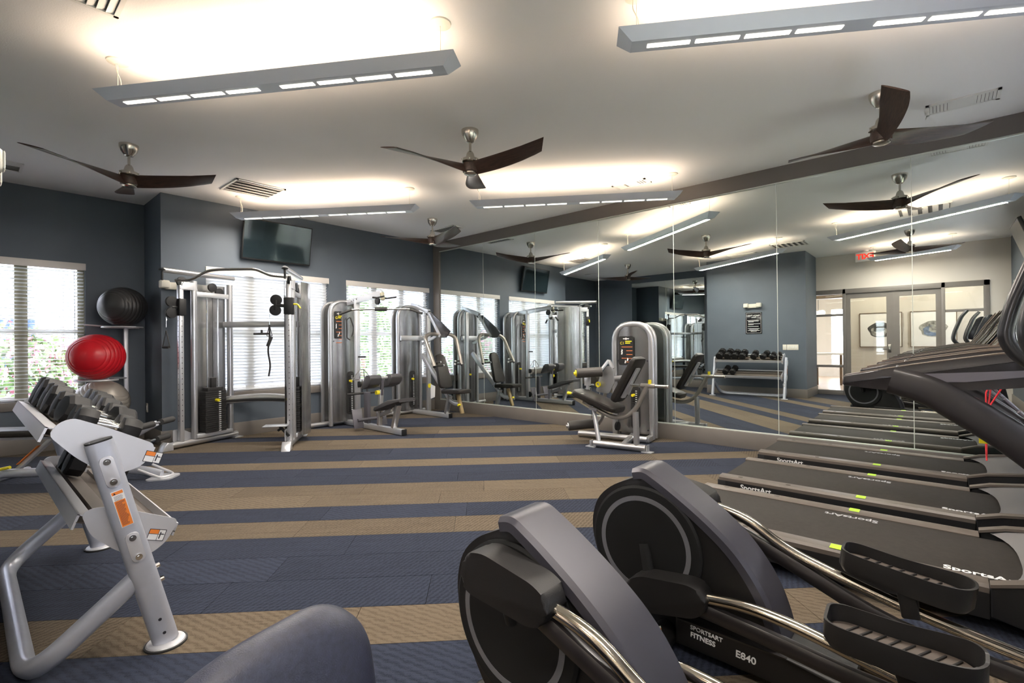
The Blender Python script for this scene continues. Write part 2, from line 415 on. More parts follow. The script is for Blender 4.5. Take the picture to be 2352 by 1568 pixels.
# built as pieces of the place: see mirror panels
seams = [.166, 1.278, 2.387, 3.5, 4.561, 5.7, 6.815, LX]
def mirror_wall(name, label, seams, y, sgn, z0, z1, tilt=None):
    t = thing(name, label, 'mirror', (seams[0], y, z0))
    for a, b in zip(seams, seams[1:]):
        bm = BM(); bb(bm, (a - seams[0] + .0022, 0, 0), (b - seams[0] - .0022, sgn * .005, z1 - z0)); p = obj('mirror_panel', bm, 'mirror_glass', t)
        if sgn < 0 and tilt: p.rotation_euler = (R(tilt[0]) if a > 4 else 0, 0, 0)
    for a in seams[1:-1]:
        bm = BM(); bb(bm, (a - seams[0] - .0030, 0, 0), (a - seams[0] + .0030, sgn * .0058, z1 - z0)); obj('panel_seam', bm, 'mirror_edge', t)
    return t
mirror_wall('wall_mirror', 'wall-sized mirror in tall panels behind the leg machine and treadmills', seams, -.001, -1, .195, 2.872)
mirror_wall('wall_mirror', 'smaller mirror on the opposite wall, seen only as a reflection beside the dumbbell rack wall', [.42, 1.44, 2.47], WY + .001, 1, .195, 2.86)

# ---------------------------------------------------------------- windows with blinds
def window(n, axis, pos, y0, y1, out, label, slope=25, group=None):
    """axis x plane; out = direction (+1/-1) towards outdoors"""
    w = y1 - y0; zc = 1.39
    fr = BM(); xo = pos + out * .15; d0, d1 = pos + out * .09, pos + out * .145
    for a, b, c, d in ((y0, y0 + .05, WB, WT), (y1 - .05, y1, WB, WT), (y0, y1, WB, WB + .05), (y0, y1, WT - .05, WT), (y0, y1, zc - .025, zc + .025)):
        bb(fr, (d0, a, c), (d1, b, d), bev=.004)
    t = struct(obj('window_%d' % n, fr, 'white_vinyl'))
    mu = BM()
    for k in (1, 2):
        yc = y0 + w * k / 3; bb(mu, (d0 - out * .01, yc - .055, WB), (d1, yc + .055, WT), bev=.004)
    bb(mu, (d0 - out * .006, y0 + .0, WB), (d1, y0 + .065, WT)); bb(mu, (d0 - out * .006, y1 - .065, WB), (d1, y1, WT))
    obj('mullion', mu, 'olive_mullion' if n == 3 else 'white_vinyl', t)
    for k in range(3):
        for c, d in ((WB + .05, zc - .025), (zc + .025, WT - .05)):
            g = BM(); ya = y0 + w * k / 3 + .055; yb = y0 + w * (k + 1) / 3 - .055
            xg = pos + out * .118; bb(g, (xg - .003, ya, c), (xg + .003, yb, d)); obj('pane', g, 'window_glass', t)
    sill = BM(); bb(sill, (pos - out * .028, y0 - .03, WB - .10), (pos, y1 + .03, WB - .0), bev=.004); bb(sill, (pos, y0, WB - .02), (pos + out * .09, y1, WB + .001))
    obj('sill', sill, 'taupe_trim', t, 'taupe sill board')
    # blind
    xb = pos + out * .045; bl = thing('window_blind', label, 'blind', (xb, (y0 + y1) / 2, WT), 0, group)
    g = BM(); bb(g, (-out * .058, -w / 2 - .004, -.085), (-out * .042, w / 2 + .004, .0), bev=.004); bb(g, (-out * .042, -w / 2 + .006, -.05), (.028, w / 2 - .006, -.005)); obj('valance', g, 'valance_white', bl)
    hgt = WT - WB; n_s = int((hgt - .12) / .042); me = None
    tilt = Matrix.Rotation(R(slope) * out, 3, 'Y')
    for i in range(n_s):
        z = -.105 - i * .042
        if me is None:
            g = BM()
            for sx_, cx_ in ((-.0125, 1), (.0125, 1)):
                pass
            prof = [(-.025, -.002), (-.012, .0008), (0, .002), (.012, .0008), (.025, -.002)]
            vs = []
            for yy in (-w / 2 + .012, w / 2 - .012):
                vs.append([g.verts.new(tilt @ Vector((px, 0, pz + dz)) + Vector((0, yy, 0))) for dz in (0, .0016) for px, pz in prof])
            for k in range(4):
                g.faces.new((vs[0][k], vs[0][k + 1], vs[1][k + 1], vs[1][k])); g.faces.new((vs[0][5 + k], vs[1][5 + k], vs[1][6 + k], vs[0][6 + k]))
            for k in (0, 4): g.faces.new((vs[0][k], vs[1][k], vs[1][5 + k], vs[0][5 + k]))
            for q in (0, 1): g.faces.new((vs[q][0], vs[q][1], vs[q][2], vs[q][3], vs[q][4], vs[q][9], vs[q][8], vs[q][7], vs[q][6], vs[q][5]))
            o = obj('slat', g, 'slat_white', bl); me = o.data
        else: o = link('slat', me, None, bl)
        o.location = (0, 0, z)
    g = BM(); bb(g, (-.025, -w / 2 + .01, -hgt + .012), (.025, w / 2 - .01, -hgt + .032), bev=.004); obj('bottom_rail', g, 'slat_white', bl)
    for yy in (-w * .38, 0, w * .38):
        g = BM()
        for dx in (-.027, .027): cyl(g, (dx, yy, -hgt + .03), (dx, yy, -.05), .0011, 5)
        obj('ladder_cord', g, 'valance_white', bl)
    g = BM(); cyl(g, (-out * .05, w / 2 - .1, -.95), (-out * .04, w / 2 - .1, -.06), .003, 6); obj('tilt_wand', g, 'slat_white', bl)
window(1, 'x', 0, -3.725, -2.075, -1, 'white slatted blind in the window under the wall television', 52)
window(2, 'x', 0, -1.78, -.135, -1, 'white slatted blind in the window by the mirror corner, with green foliage outside', 22)
window(3, 'x', RX, -6.43, -4.785, -1, 'white slatted blind in the window at the left edge, pink blossom outside', 10)
ER = ['white slatted blind on the wall behind the treadmills, nearest the mirror', 'white slatted blind seen at the right edge of the mirror, second from the glass doors', 'narrow-looking white blind reflected beside the beige wall']
for i, (a, b) in enumerate(WINE): window(4 + i, 'x', LX, a, b, 1, ER[i], 40)
def portal(x, y0, y1, dirx):
    l = bpy.data.lights.new('window_daylight', 'AREA'); l.shape = 'RECTANGLE'; l.size = y1 - y0; l.size_y = WT - WB
    l.cycles.is_portal = True
    o = bpy.data.objects.new('window_daylight', l); col.objects.link(o); o.location = (x, (y0 + y1) / 2, (WT + WB) / 2)
    o.rotation_euler = (R(90), 0, R(-90) if dirx > 0 else R(90))
for _, x, a, b in WIN: portal(x - .16, a, b, 1)
for a, b in WINE: portal(LX + .16, a, b, -1)

# ---------------------------------------------------------------- pendant light bars
def light_bar(x0, y0, x1, y1, label, L=2.37):
    c = Vector(((x0 + x1) / 2, (y0 + y1) / 2, 0)); a = math.atan2(y1 - y0, x1 - x0); zt, zb = 2.84, 2.775
    t = thing('pendant_light', label, 'ceiling light', (c.x, c.y, H), a, 'linear pendant lights')
    zt -= H; zb -= H; g = BM(); h = L / 2
    top = [(-h, -.085), (h, -.085), (h, .085), (-h, .085)]; bot = [(-h + .07, -.05), (h - .07, -.05), (h - .07, .05), (-h + .07, .05)]
    T = [g.verts.new((x, y, zt)) for x, y in top]; B = [g.verts.new((x, y, zb)) for x, y in bot]
    T2 = [g.verts.new((x * .995, y * .94, zt)) for x, y in top]; B2 = [g.verts.new((x * .995, y * .8, zb + .012)) for x, y in bot]
    for k in range(4):
        k2 = (k + 1) % 4
        g.faces.new((T[k], T[k2], B[k2], B[k])); g.faces.new((T[k], T2[k], T2[k2], T[k2])); g.faces.new((T2[k], B2[k], B2[k2], T2[k2]))
    g.faces.new(B2)
    g.faces.new(B); obj('housing', g, 'lamp_shell', t)
    n = 4 if L > 2 else 2
    for sgn in (-1, 1):
        for k in range(n):
            w = (h - .20) / n; xa = sgn * (.06 + k * w + .014); xb = sgn * (.06 + (k + 1) * w - .014)
            g = BM(); bb(g, (xa, -.016, zb - .003), (xb, .016, zb + .002), bev=.001); obj('slot_lens', g, 'lamp_glow', t)
    g = BM(); bb(g, (-h + .1, -.05, zb + .035), (h - .1, .05, zb + .042)); obj('uplight_lens', g, 'lamp_top_glow', t)
    for sgn in (-1, 1):
        x = sgn * (h - .1); g = BM(); lathe(g, [(.062, 0), (.06, -.008), (.04, -.013), (.008, -.016)], (x, 0, 0), 24); obj('ceiling_cap', g, 'cream_plastic', t)
        g = BM(); cyl(g, (x, 0, -.015), (x, 0, zt), .0018, 6); cyl(g, (x, 0, zt), (x, 0, zt + .03), .006, 8); obj('suspension_wire', g, 'cream_plastic', t)
        if sgn < 0: g = BM(); tube(g, [(x - .015, 0, -.014), (x - .02, .01, -.06), (x + .012, .012, -.12), (x + .01, .01, zt)], .003, 6, .03, 4); obj('power_cord', g, 'cream_plastic', t)
    # batwing optics: two strips throw the light sideways across the ceiling, one narrow strip shines down
    for nm, e, y, z, rx in (('uplight', LAMP_UP, .045, zt - .012, 120), ('uplight', LAMP_UP, -.045, zt - .012, -120), ('downlight', LAMP_DOWN, 0, zb - .006, 0)):
        l = bpy.data.lights.new(nm, 'AREA'); l.shape = 'RECTANGLE'; l.size = L - .25; l.size_y = .02 if nm == 'uplight' else .05
        l.energy = e * L / 2.37; l.color = (1, .78, .58) if nm == 'uplight' else (1, .93, .84)
        o = bpy.data.objects.new(nm, l); col.objects.link(o); o.parent = t; o.location = (0, y, z); o.rotation_euler = (R(rx), 0, 0)
    return t
light_bar(2.93, -5.155, 4.93, -3.89, 'slim grey light bar on wires, above the left dumbbell rack, upper left of the picture')
light_bar(5.71, -3.44, 7.70, -2.15, 'slim grey light bar cut off by the top right corner of the picture')
light_bar(.41, -3.53, 2.36, -2.2, 'slim light bar on wires crossing in front of the wall television')
light_bar(2.92, -1.86, 4.88, -.53, 'slim light bar on wires in front of the mirror, right of the centre fan')
light_bar(5.95, -6.32, 7.28, -5.75, 'short light bar beside the exit sign, seen in the mirror', 1.45)

# ---------------------------------------------------------------- ceiling fans
def blade_mesh():
    bm = BM(); n = 22; rings = []
    for i in range(n + 1):
        t = i / n; r = .05 + t * .66
        w = .058 + .022 * min(1, t * 1.5)
        tw = R(58 - 44 * min(1, t / .75) ** .8); z = .02 + .055 * t ** 1.3; sweepy = .02 * math.sin(t * math.pi)
        th_ = .012 * (1 - .5 * t)
        ring = []
        for a, b in oval(w, th_, 12, 2.2):
            xx = r - .05 * (a / w) * max(0, (t - .8) / .2)
            ring.append(bm.verts.new((xx, sweepy + a * math.cos(tw) - b * math.sin(tw), z - (a * math.sin(tw) + b * math.cos(tw)))))
        rings.append(ring)
    for i in range(n):
        for k in range(12): bm.faces.new((rings[i][k], rings[i][(k + 1) % 12], rings[i + 1][(k + 1) % 12], rings[i + 1][k]))
    bm.faces.new(rings[0][::-1]); bm.faces.new(rings[-1]); return bm
def fan(label):
    t = thing('ceiling_fan', label, 'ceiling fan', (0, 0, H), 0, 'three-blade ceiling fans')
    g = BM(); lathe(g, [(.075, 0), (.074, -.02), (.062, -.06), (.035, -.10), (.018, -.106)], n=32); obj('canopy', g, 'brushed_nickel', t)
    g = BM(); cyl(g, (0, 0, -.10), (0, 0, -.22), .011, 14); obj('downrod', g, 'brushed_nickel', t)
    g = BM(); lathe(g, [(.02, -.185), (.03, -.2), (.04, -.235), (.045, -.245), (.07, -.25), (.072, -.275), (.06, -.285)], n=32)
    for k in range(6):
        a = k * math.pi / 3; cyl(g, (.07 * math.cos(a), .07 * math.sin(a), -.262), (.082 * math.cos(a), .082 * math.sin(a), -.262), .007, 8)
    obj('motor_housing', g, 'brushed_nickel', t)
    g = BM(); lathe(g, [(.055, -.283), (.066, -.292), (.07, -.33), (.066, -.362), (.05, -.372)], n=32); obj('hub', g, 'walnut', t)
    g = BM(); lathe(g, [(.056, -.366), (.056, -.378), (.045, -.384), (.02, -.386)], n=28); obj('bottom_cap', g, 'brushed_nickel', t)
    me = None
    for k in range(3):
        if me is None: o = obj('blade', blade_mesh(), 'walnut', t, angle=60); me = o.data
        else: o = link('blade', me, None, t)
        o.rotation_euler = (0, 0, k * 2 * math.pi / 3); o.location = (0, 0, -.352)
    return t
FL = ['walnut ceiling fan above the exercise balls, leftmost in the picture', 'walnut ceiling fan hanging in the middle of the ceiling', 'walnut ceiling fan at upper right, nearest the mirror head trim', 'small-looking ceiling fan over the corner where mirror meets the windowed wall', 'walnut ceiling fan seen only in the mirror, by the exit sign']
f0 = fan(FL[0])
for i, (x, y, a) in enumerate(((1.43, -4.76, 52), (3.95, -2.85, 10), (6.68, -1.2, 40), (1.37, -1.16, 110), (6.64, -4.87, 102))):
    o = f0 if i == 0 else copy_tree(f0, label=FL[i]); o.location = (x, y, H); o.rotation_euler = (0, 0, R(a))

# ================================================================ south side: glass doors, corridor beyond
WS = WY
def storefront():
    y0, y1 = WS - .10, WS + .02
    g = BM()
    for a, b in ((4.76, 4.862), (5.43, 5.486), (7.037, 7.095), (7.635, 7.715)): bb(g, (a, y0, 0), (b, y1, 2.30), bev=.003)
    bb(g, (4.76, y0, 2.20), (7.715, y1, 2.30), bev=.003)
    t = struct(obj('door_frame_wall', g, 'taupe_trim'))
    for a, b in ((4.862, 5.43), (7.095, 7.635)):
        for z in (.60, 1.72):
            g = BM(); bb(g, (a, y0 + .03, z), (b, y1 - .01, z + .05), bev=.003); obj('glazing_bar', g, 'taupe_trim', t)
        g = BM(); bb(g, (a, y0 + .03, 0), (b, y1 - .01, .10), bev=.003); obj('bottom_rail', g, 'taupe_trim', t)
        for c, d in ((.10, .60), (.65, 1.72), (1.77, 2.20)):
            g = BM(); bb(g, (a, WS - .045, c), (b, WS - .037, d)); obj('pane', g, 'door_glass', t)
    for i, (a, b, ga, gb) in enumerate(((5.486, 6.27, 5.565, 6.183), (6.31, 7.037, 6.394, 6.954))):
        g = BM(); bb(g, (a, WS - .07, .01), (ga, WS - .02, 2.20)); bb(g, (gb, WS - .07, .01), (b, WS - .02, 2.20)); bb(g, (ga, WS - .07, 2.09), (gb, WS - .02, 2.20)); bb(g, (ga, WS - .07, .01), (gb, WS - .02, .26))
        d = struct(obj('door_%d' % (i + 1), g, 'taupe_trim'))
        g = BM(); bb(g, (ga, WS - .049, .26), (gb, WS - .041, 2.09)); obj('pane', g, 'door_glass', d)
        x = b - .04 if i == 0 else a + .04
        g = BM(); bb(g, (x - .025, WS - .02, .93), (x + .025, WS - .012, 1.10), bev=.003); cyl(g, (x, WS - .02, 1.0), (x, WS + .03, 1.0), .009, 10)
        tube(g, [(x, WS + .03, 1.0), (x + (-.11 if i == 0 else .11), WS + .03, 1.0)], .009, 8)
        if i == 0: obj('lever_handle', g, 'brushed_nickel', d)
        else: g.free()
    g = BM(); bb(g, (6.27, WS - .075, .01), (6.31, WS - .015, 2.2)); obj('astragal', g, 'taupe_trim', t)
storefront()
# corridor shell
bm = BM(); bb(bm, (2.6, -13.2, -.12), (8.6, WY - .15, -.0)); struct(obj('floor_corridor', bm, 'wood_floor_far'))
bm = BM(); bb(bm, (2.6, -13.2, 2.75), (8.6, WY - .15, 2.85)); struct(obj('ceiling_corridor', bm, 'far_wall'))
bm = BM(); bb(bm, (5.36, -8.85, 0), (8.6, -8.7, 2.75)); struct(obj('wall_corridor', bm, 'far_wall'))
bm = BM(); bb(bm, (8.45, -8.7, 0), (8.6, WY - .15, 2.75)); bb(bm, (2.6, -13.2, 0), (2.75, WY - .15, 2.75)); struct(obj('wall_corridor_ends', bm, 'far_wall'))
wall('wall_lounge', 'y', -13.1, 2.6, 8.6, [(3.0, 3.9, .5, 2.2), (4.35, 4.8, .4, 2.2)], 'far_wall', z0=0, z1=2.75)
bm = BM(); bb(bm, (2.75, -9.0, 2.25), (5.36, -8.7, 2.75)); struct(obj('trim_lounge_beam', bm, 'wood_frame'))
def art(x0, x1, label, dark):
    t = thing('framed_painting', label, 'painting', ((x0 + x1) / 2, -8.7, 1.43), 0, 'abstract paintings in the corridor')
    w = (x1 - x0) / 2; h = .41; g = BM()
    for a, b in (((-w, 0, -h), (-w + .015, .04, h)), ((w - .015, 0, -h), (w, .04, h)), ((-w, 0, -h), (w, .04, -h + .015)), ((-w, 0, h - .015), (w, .04, h))): bb(g, a, b)
    obj('frame', g, 'wood_frame', t); g = BM(); bb(g, (-w + .015, .002, -h + .015), (w - .015, .028, h - .015)); obj('canvas', g, 'canvas_white', t)
    rnd = random.Random(x0)
    for k, m in enumerate(dark):
        g = BM(); n = 26; cx, cz = rnd.uniform(-.05, .05) * (k > 0), rnd.uniform(-.05, .05) * (k > 0); rr = (.23, .15, .10)[k]
        prism(g, [((rr * (1 + .10 * math.sin(5 * a + k) + .06 * rnd.random())) * math.cos(a) + cx, rr * .8 * math.sin(a) + cz) for a in [2 * math.pi * i / n for i in range(n)]], .028, .0295 + .0006 * k)
        obj('paint_patch', g, m, t)
mat('paint_dark', (.06, .055, .05), .5, noise=.9, nscale=14); mat('paint_grey', (.28, .27, .24), .5, noise=.8, nscale=12); mat('paint_blue', (.12, .16, .24), .5, noise=.7, nscale=16)
art(5.55, 6.36, 'square white canvas with dark oval cloud, behind the left glass door', ['paint_dark', 'paint_grey', 'paint_dark'])
art(6.50, 7.30, 'square white canvas with blue grey cloud, behind the right glass door', ['paint_grey', 'paint_blue', 'paint_grey'])
# lounge: counter table, chair, pendants
t = thing('dining_table', 'pale topped counter table in the lounge beyond the glass', 'table', (4.25, -9.9, 0))
g = BM(); bb(g, (-.9, -.4, .80), (.9, .4, .85), bev=.01); obj('tabletop', g, 'canvas_white', t)
for x in (-.8, .8):
    for y in (-.3, .3): g = BM(); bb(g, (x - .03, y - .03, 0), (x + .03, y + .03, .80)); obj('leg', g, 'wood_frame', t)
def chair(x, y, rz, label):
    t = thing('dining_chair', label, 'chair', (x, y, 0), rz, 'lounge chairs'); g = BM(); bb(g, (-.22, -.22, .46), (.22, .22, .53), bev=.02); obj('seat', g, 'tread_brown', t)
    for a in (-.19, .19):
        for b in (-.19, .19): g = BM(); bb(g, (a - .02, b - .02, 0), (a + .02, b + .02, .46 if b < 0 else .46)); obj('leg', g, 'wood_frame', t)
    g = BM(); bb(g, (-.22, .18, .53), (.22, .22, 1.02), bev=.01); obj('backrest', g, 'wood_frame', t)
chair(4.35, -9.25, R(90), 'dark wood chair with brown seat, left glass panel')
chair(3.85, -9.3, 0, 'second dark wood chair partly behind the left door frame')
for i, x in enumerate((3.9, 4.45)):
    t = thing('pendant_lamp', ('left', 'right')[i] + ' frosted cluster lamp hanging in the lounge', 'ceiling light', (x, -10.2, 2.75), 0, 'lounge pendant lamps')
    g = BM(); cyl(g, (0, 0, 0), (0, 0, -.7), .006, 6); obj('cord', g, 'black_plastic', t)
    for k in range(5):
        a = k * 1.257; g = BM(); bmesh.ops.create_icosphere(g, subdivisions=2, radius=.075, matrix=Matrix.Translation((.10 * math.cos(a), .10 * math.sin(a), -.78 - .03 * (k % 2)))); obj('globe', g, 'lamp_glow', t)
def added_lamp(x, y, z, w, label, e=16):  # lamp with trim ring, added to light the corridor and lounge
    t = thing('added_corridor_lamp', label, 'ceiling light', (x, y, z), 0, 'added corridor lights'); g = BM(); lathe(g, [(.09, 0), (.088, -.008), (.07, -.01)], n=24); obj('trim_ring', g, 'white_vinyl', t)
    l = bpy.data.lights.new('corridor_fill', 'AREA'); l.shape = 'DISK'; l.size = .3; l.energy = e; l.color = (1, .88, .72)
    o = bpy.data.objects.new('corridor_fill', l); col.objects.link(o); o.parent = t; o.location = (0, 0, -.03)
for i, (x, y) in enumerate(((5.9, -8.0), (7.2, -8.0), (4.1, -8.0), (4.2, -11.0))): added_lamp(x, y, 2.75, .2, ['added light in front of the dark cloud painting', 'added light in front of the blue cloud painting', 'added light before the lounge beam', 'added light deep in the lounge'][i])

# exit sign
t = thing('exit_sign', 'white exit sign with red letters on the ceiling by the glass doors', 'sign', (5.87, -6.62, H), R(12))
g = BM(); lathe(g, [(.06, 0), (.05, -.02), (.02, -.03)], n=20); obj('canopy', g, 'exit_white', t)
g = BM(); bb(g, (-.175, -.022, -.225), (.175, .022, -.03), bev=.006); obj('housing', g, 'exit_white', t)
text('EXIT', .150, 'exit_red', t, basis((0, .0225, -.175), (-1, 0, 0), (0, 0, 1)), align='CENTER', bold=.006)
# emergency lights
def emergency(loc, rz, label):
    t = thing('emergency_light', label, 'emergency light', loc, rz); g = BM(); bb(g, (-.12, 0, -.045), (.12, .055, .045), bev=.012); obj('housing', g, 'cream_plastic', t)
    for s in (-1, 1):
        g = BM(); bb(g, (s * .13 - .05, .01, -.035), (s * .13 + .05, .10, .06), bev=.018, seg=3); bb(g, (s * .13 - .04, .098, -.025), (s * .13 + .04, .106, .05), bev=.006); obj('lamp_head', g, 'cream_plastic', t)
    return t
emergency((3.93, PY, 1.965), 0, 'cream twin-head emergency light above the rules sign')
emergency((0, -4.05, 1.93), R(-90), 'small white emergency light half hidden behind the cable machine')
# rules sign
t = thing('rules_sign', 'black framed sign with white lettering under the emergency light', 'sign', (3.94, PY, 1.59))
g = BM(); bb(g, (-.165, 0, -.235), (.165, .012, .235), bev=.003); obj('board', g, 'gloss_black', t)
g = BM()
for a, b in (((-.15, .012, -.22), (-.146, .0135, .22)), ((.146, .012, -.22), (.15, .0135, .22)), ((-.15, .012, .216), (.15, .0135, .22)), ((-.15, .012, -.22), (.15, .0135, -.216))): bb(g, a, b)
obj('border_line', g, 'label_white', t)
text('Exercise Room\nRules', .040, 'label_white', t, basis((0, .0125, .155), (-1, 0, 0), (0, 0, 1)), align='CENTER', bold=.0008)
g = BM()
for z, a, b in ((.06, -.13, .12), (.042, -.11, .10), (.024, -.11, 0), (-.018, -.11, .13), (-.036, -.11, 0), (-.075, -.12, .10), (-.12, -.12, .12), (-.142, -.09, .09), (-.164, -.12, .12), (-.184, -.06, .06)): bb(g, (a, .012, z - .004), (b, .0132, z + .004))
o = obj('small_print', g, 'label_white', t)
# switches, thermostat, outlets
def plate(loc, rz, w, h, label, n):
    t = thing('switch_plate', label, 'switch', loc, rz); g = BM(); bb(g, (-w / 2, 0, -h / 2), (w / 2, .006, h / 2), bev=.002); obj('cover', g, 'cream_plastic', t)
    for k in range(n): x = (k - (n - 1) / 2) * .046; g = BM(); bb(g, (x - .012, .005, -.03), (x + .012, .011, .03), bev=.002); obj('rocker', g, 'white_vinyl', t)
plate((4.69, PY, 1.055), 0, .215, .115, 'wide cream four-gang switch plate on the dumbbell rack wall', 4)
plate((4.54, PY, 1.055), 0, .07, .115, 'narrow single switch plate left of the wide one', 1)
plate((-.70, JY, .41), R(180), .075, .115, 'white outlet plate low on the short return wall', 1)

# ================================================================ televisions
def television(loc, rz, label, w=.93, h=.545, tilt=10, mount=True):
    t = thing('wall_television', label, 'television', loc, rz); Q = Matrix.Rotation(R(tilt), 3, 'Y'); T4 = Matrix.Translation((.12, 0, 0)) @ Q.to_4x4()
    g = BM(); bb(g, (-.03, -w / 2, -h / 2), (.012, w / 2, h / 2), bev=.006); xform(g, T4); obj('casing', g, 'black_plastic', t)
    g = BM(); bb(g, (.0125, -w / 2 + .014, -h / 2 + .02), (.0145, w / 2 - .014, h / 2 - .014)); xform(g, T4); obj('screen', g, 'tv_screen', t)
    g = BM(); bb(g, (-.12, -.12, -.10), (-.108, .12, .16)); bar(g, (-.11, -.08, .1), (-.03, -.08, .05), .02, .02); bar(g, (-.11, .08, .1), (-.03, .08, .05), .02, .02); g2 = g
    xform(g, Matrix.Translation((.12, 0, 0))); obj('wall_bracket', g, 'black_plastic', t)
mat('tv_screen', (.012, .02, .024), .08, coat=.6)
television((0, -2.87, 2.625), 0, 'wide black television on the windowed wall above the cable machine')
television((LX, -3.95, 2.55), R(180), 'black television on the wall behind the treadmills, right edge of the mirror', tilt=18)

# ================================================================ ceiling vents and speakers
mat('duct_grey', (.16, .155, .15), .7)
def vent(x0, y0, x1, y1, n, axis, label, m='white_vinyl', blocks=None, group=None):
    t = thing('ceiling_vent', label, 'vent', ((x0 + x1) / 2, (y0 + y1) / 2, H)); w, d = (x1 - x0) / 2, (y1 - y0) / 2; g = BM(); fr = .022
    for a, b in (((-w, -d, -.012), (-w + fr, d, 0)), ((w - fr, -d, -.012), (w, d, 0)), ((-w, -d, -.012), (w, -d + fr, 0)), ((-w, d - fr, -.012), (w, d, 0))): bb(g, a, b)
    obj('frame', g, m, t); g = BM(); bb(g, (-w + fr, -d + fr, -.003), (w - fr, d - fr, -.001)); obj('duct_opening', g, 'duct_grey', t)
    Lh = (w if axis == 'x' else d) - fr
    for k in range(n):
        c = -Lh + (k + .5) * 2 * Lh / n
        if blocks and any(a < c / Lh < b for a, b in blocks): continue
        g = BM()
        if axis == 'x': box(g, (c, 0, -.007), (2 * Lh / n * .86, 2 * (d - fr), .0016), rot=Matrix.Rotation(R(14), 3, 'Y'))
        else: box(g, (0, c, -.007), (2 * (w - fr), 2 * Lh / n * .86, .0016), rot=Matrix.Rotation(R(14), 3, 'X'))
        obj('louvre', g, m, t)
    if blocks:
        g = BM()
        for a, b in blocks: bb(g, (a * Lh, -d + fr, -.010), (b * Lh, d - fr, -.004))
        obj('damper', g, m, t)
vent(.66, -3.77, 1.20, -3.23, 5, 'x', 'large square return vent with five blades above the wall television')
vent(3.55, -5.80, 4.15, -5.19, 14, 'y', 'large louvred vent cut off by the top left edge')
vent(4.10, -.68, 4.52, -.50, 12, 'x', 'narrow vent next to the light bar by the mirror', blocks=[(-.95, -.4), (-.25, .35)])
vent(6.93, -.71, 7.36, -.49, 18, 'x', 'narrow vent with blades at each end, above the right fan', blocks=[(-.35, .35)])
vent(.78, -.72, 1.34, -.50, 10, 'x', 'vent behind the small corner fan')
vent(-.25, -5.52, .10, -5.36, 10, 'x', 'small vent at the left edge near the window', blocks=[(.3, .9)])
vent(6.55, -3.62, 7.15, -3.05, 5, 'x', 'large return vent over the treadmills, seen in the mirror')
vent(4.55, -5.02, 5.15, -4.55, 6, 'x', 'grey looking return vent in front of the dumbbell rack wall, seen in the mirror')
t = thing('ceiling_speaker', 'round flush ceiling speaker near the light bars', 'speaker', (1.35, -2.83, H)); g = BM(); lathe(g, [(.115, 0), (.113, -.006), (.10, -.008)], n=36); obj('grille', g, 'ceiling_paint', t); g = BM(); lathe(g, [(.114, 0), (.118, 0), (.118, -.004), (.114, -.005)], n=36, cap=False); obj('rim', g, 'ceiling_paint', t)

# ================================================================ exercise balls and rack
def ball(loc, r, m, label, axis, squash=.97):
    t = thing('exercise_ball', label, 'exercise ball', loc, 0); prof = []; n = 72
    for i in range(n + 1):
        a = -math.pi / 2 + math.pi * i / n; rr = r
        if abs(a) < R(52) and i % 4 == 0: rr = r * .982
        prof.append((max(.0008, rr * math.cos(a)), rr * math.sin(a)))
    g = BM(); q = Vector((0, 0, 1)).rotation_difference(Vector(axis).normalized()).to_matrix(); lathe(g, prof, n=64, rot=q)
    xform(g, Matrix.Diagonal((1, 1, squash, 1))); obj('skin', g, m, t, angle=30)
    g = BM(); d = Vector(axis).normalized(); cyl(g, -d * (r * .995), -d * (r * 1.003), .012, 12); obj('plug', g, 'white_vinyl', t); return t
ball((-.42, -4.49, 1.683), .243, 'ball_black', 'black exercise ball, topmost on the ball rack', (.70, -.72, 0))
ball((-.37, -4.745, 1.085), .272, 'rubber_red', 'glossy red exercise ball on the middle shelf of the ball rack', (.9, -.5, .1))
ball((-.40, -4.70, .545), .272, 'ball_silver', 'silver grey exercise ball, lowest on the ball rack', (.45, .35, .8))
t = thing('ball_rack', 'white metal rack with one post and ring shelves in the corner', 'rack', (-.60, -4.43, 0))
g = BM(); bb(g, (-.04, -.022, .0), (.01, .022, 1.44), bev=.006); obj('post', g, 'silver_light', t)
g = BM(); tube(g, [(.45, .08, .02), (-.02, 0, .02), (.1, -.62, .02)], .02, 10, .08); obj('base', g, 'silver_light', t)
for z, cx, cy in ((1.435, .18, -.06), (.815, .23, -.31), (.275, .20, -.27)):
    g = BM(); rr = .20; tube(g, [(0, 0, z), (cx - .12, cy + .12, z)], .012, 8, .03)
    pts = [(cx + rr * math.cos(a), cy + rr * math.sin(a), z) for a in [R(120 + k * 15) for k in range(0, 21)]]; sweep(g, pts, circ(.010, 8)); tube(g, [(0, -.0, z), (.02, -.40, z + .03)], .010, 8); obj('shelf_arm', g, 'silver_light', t)

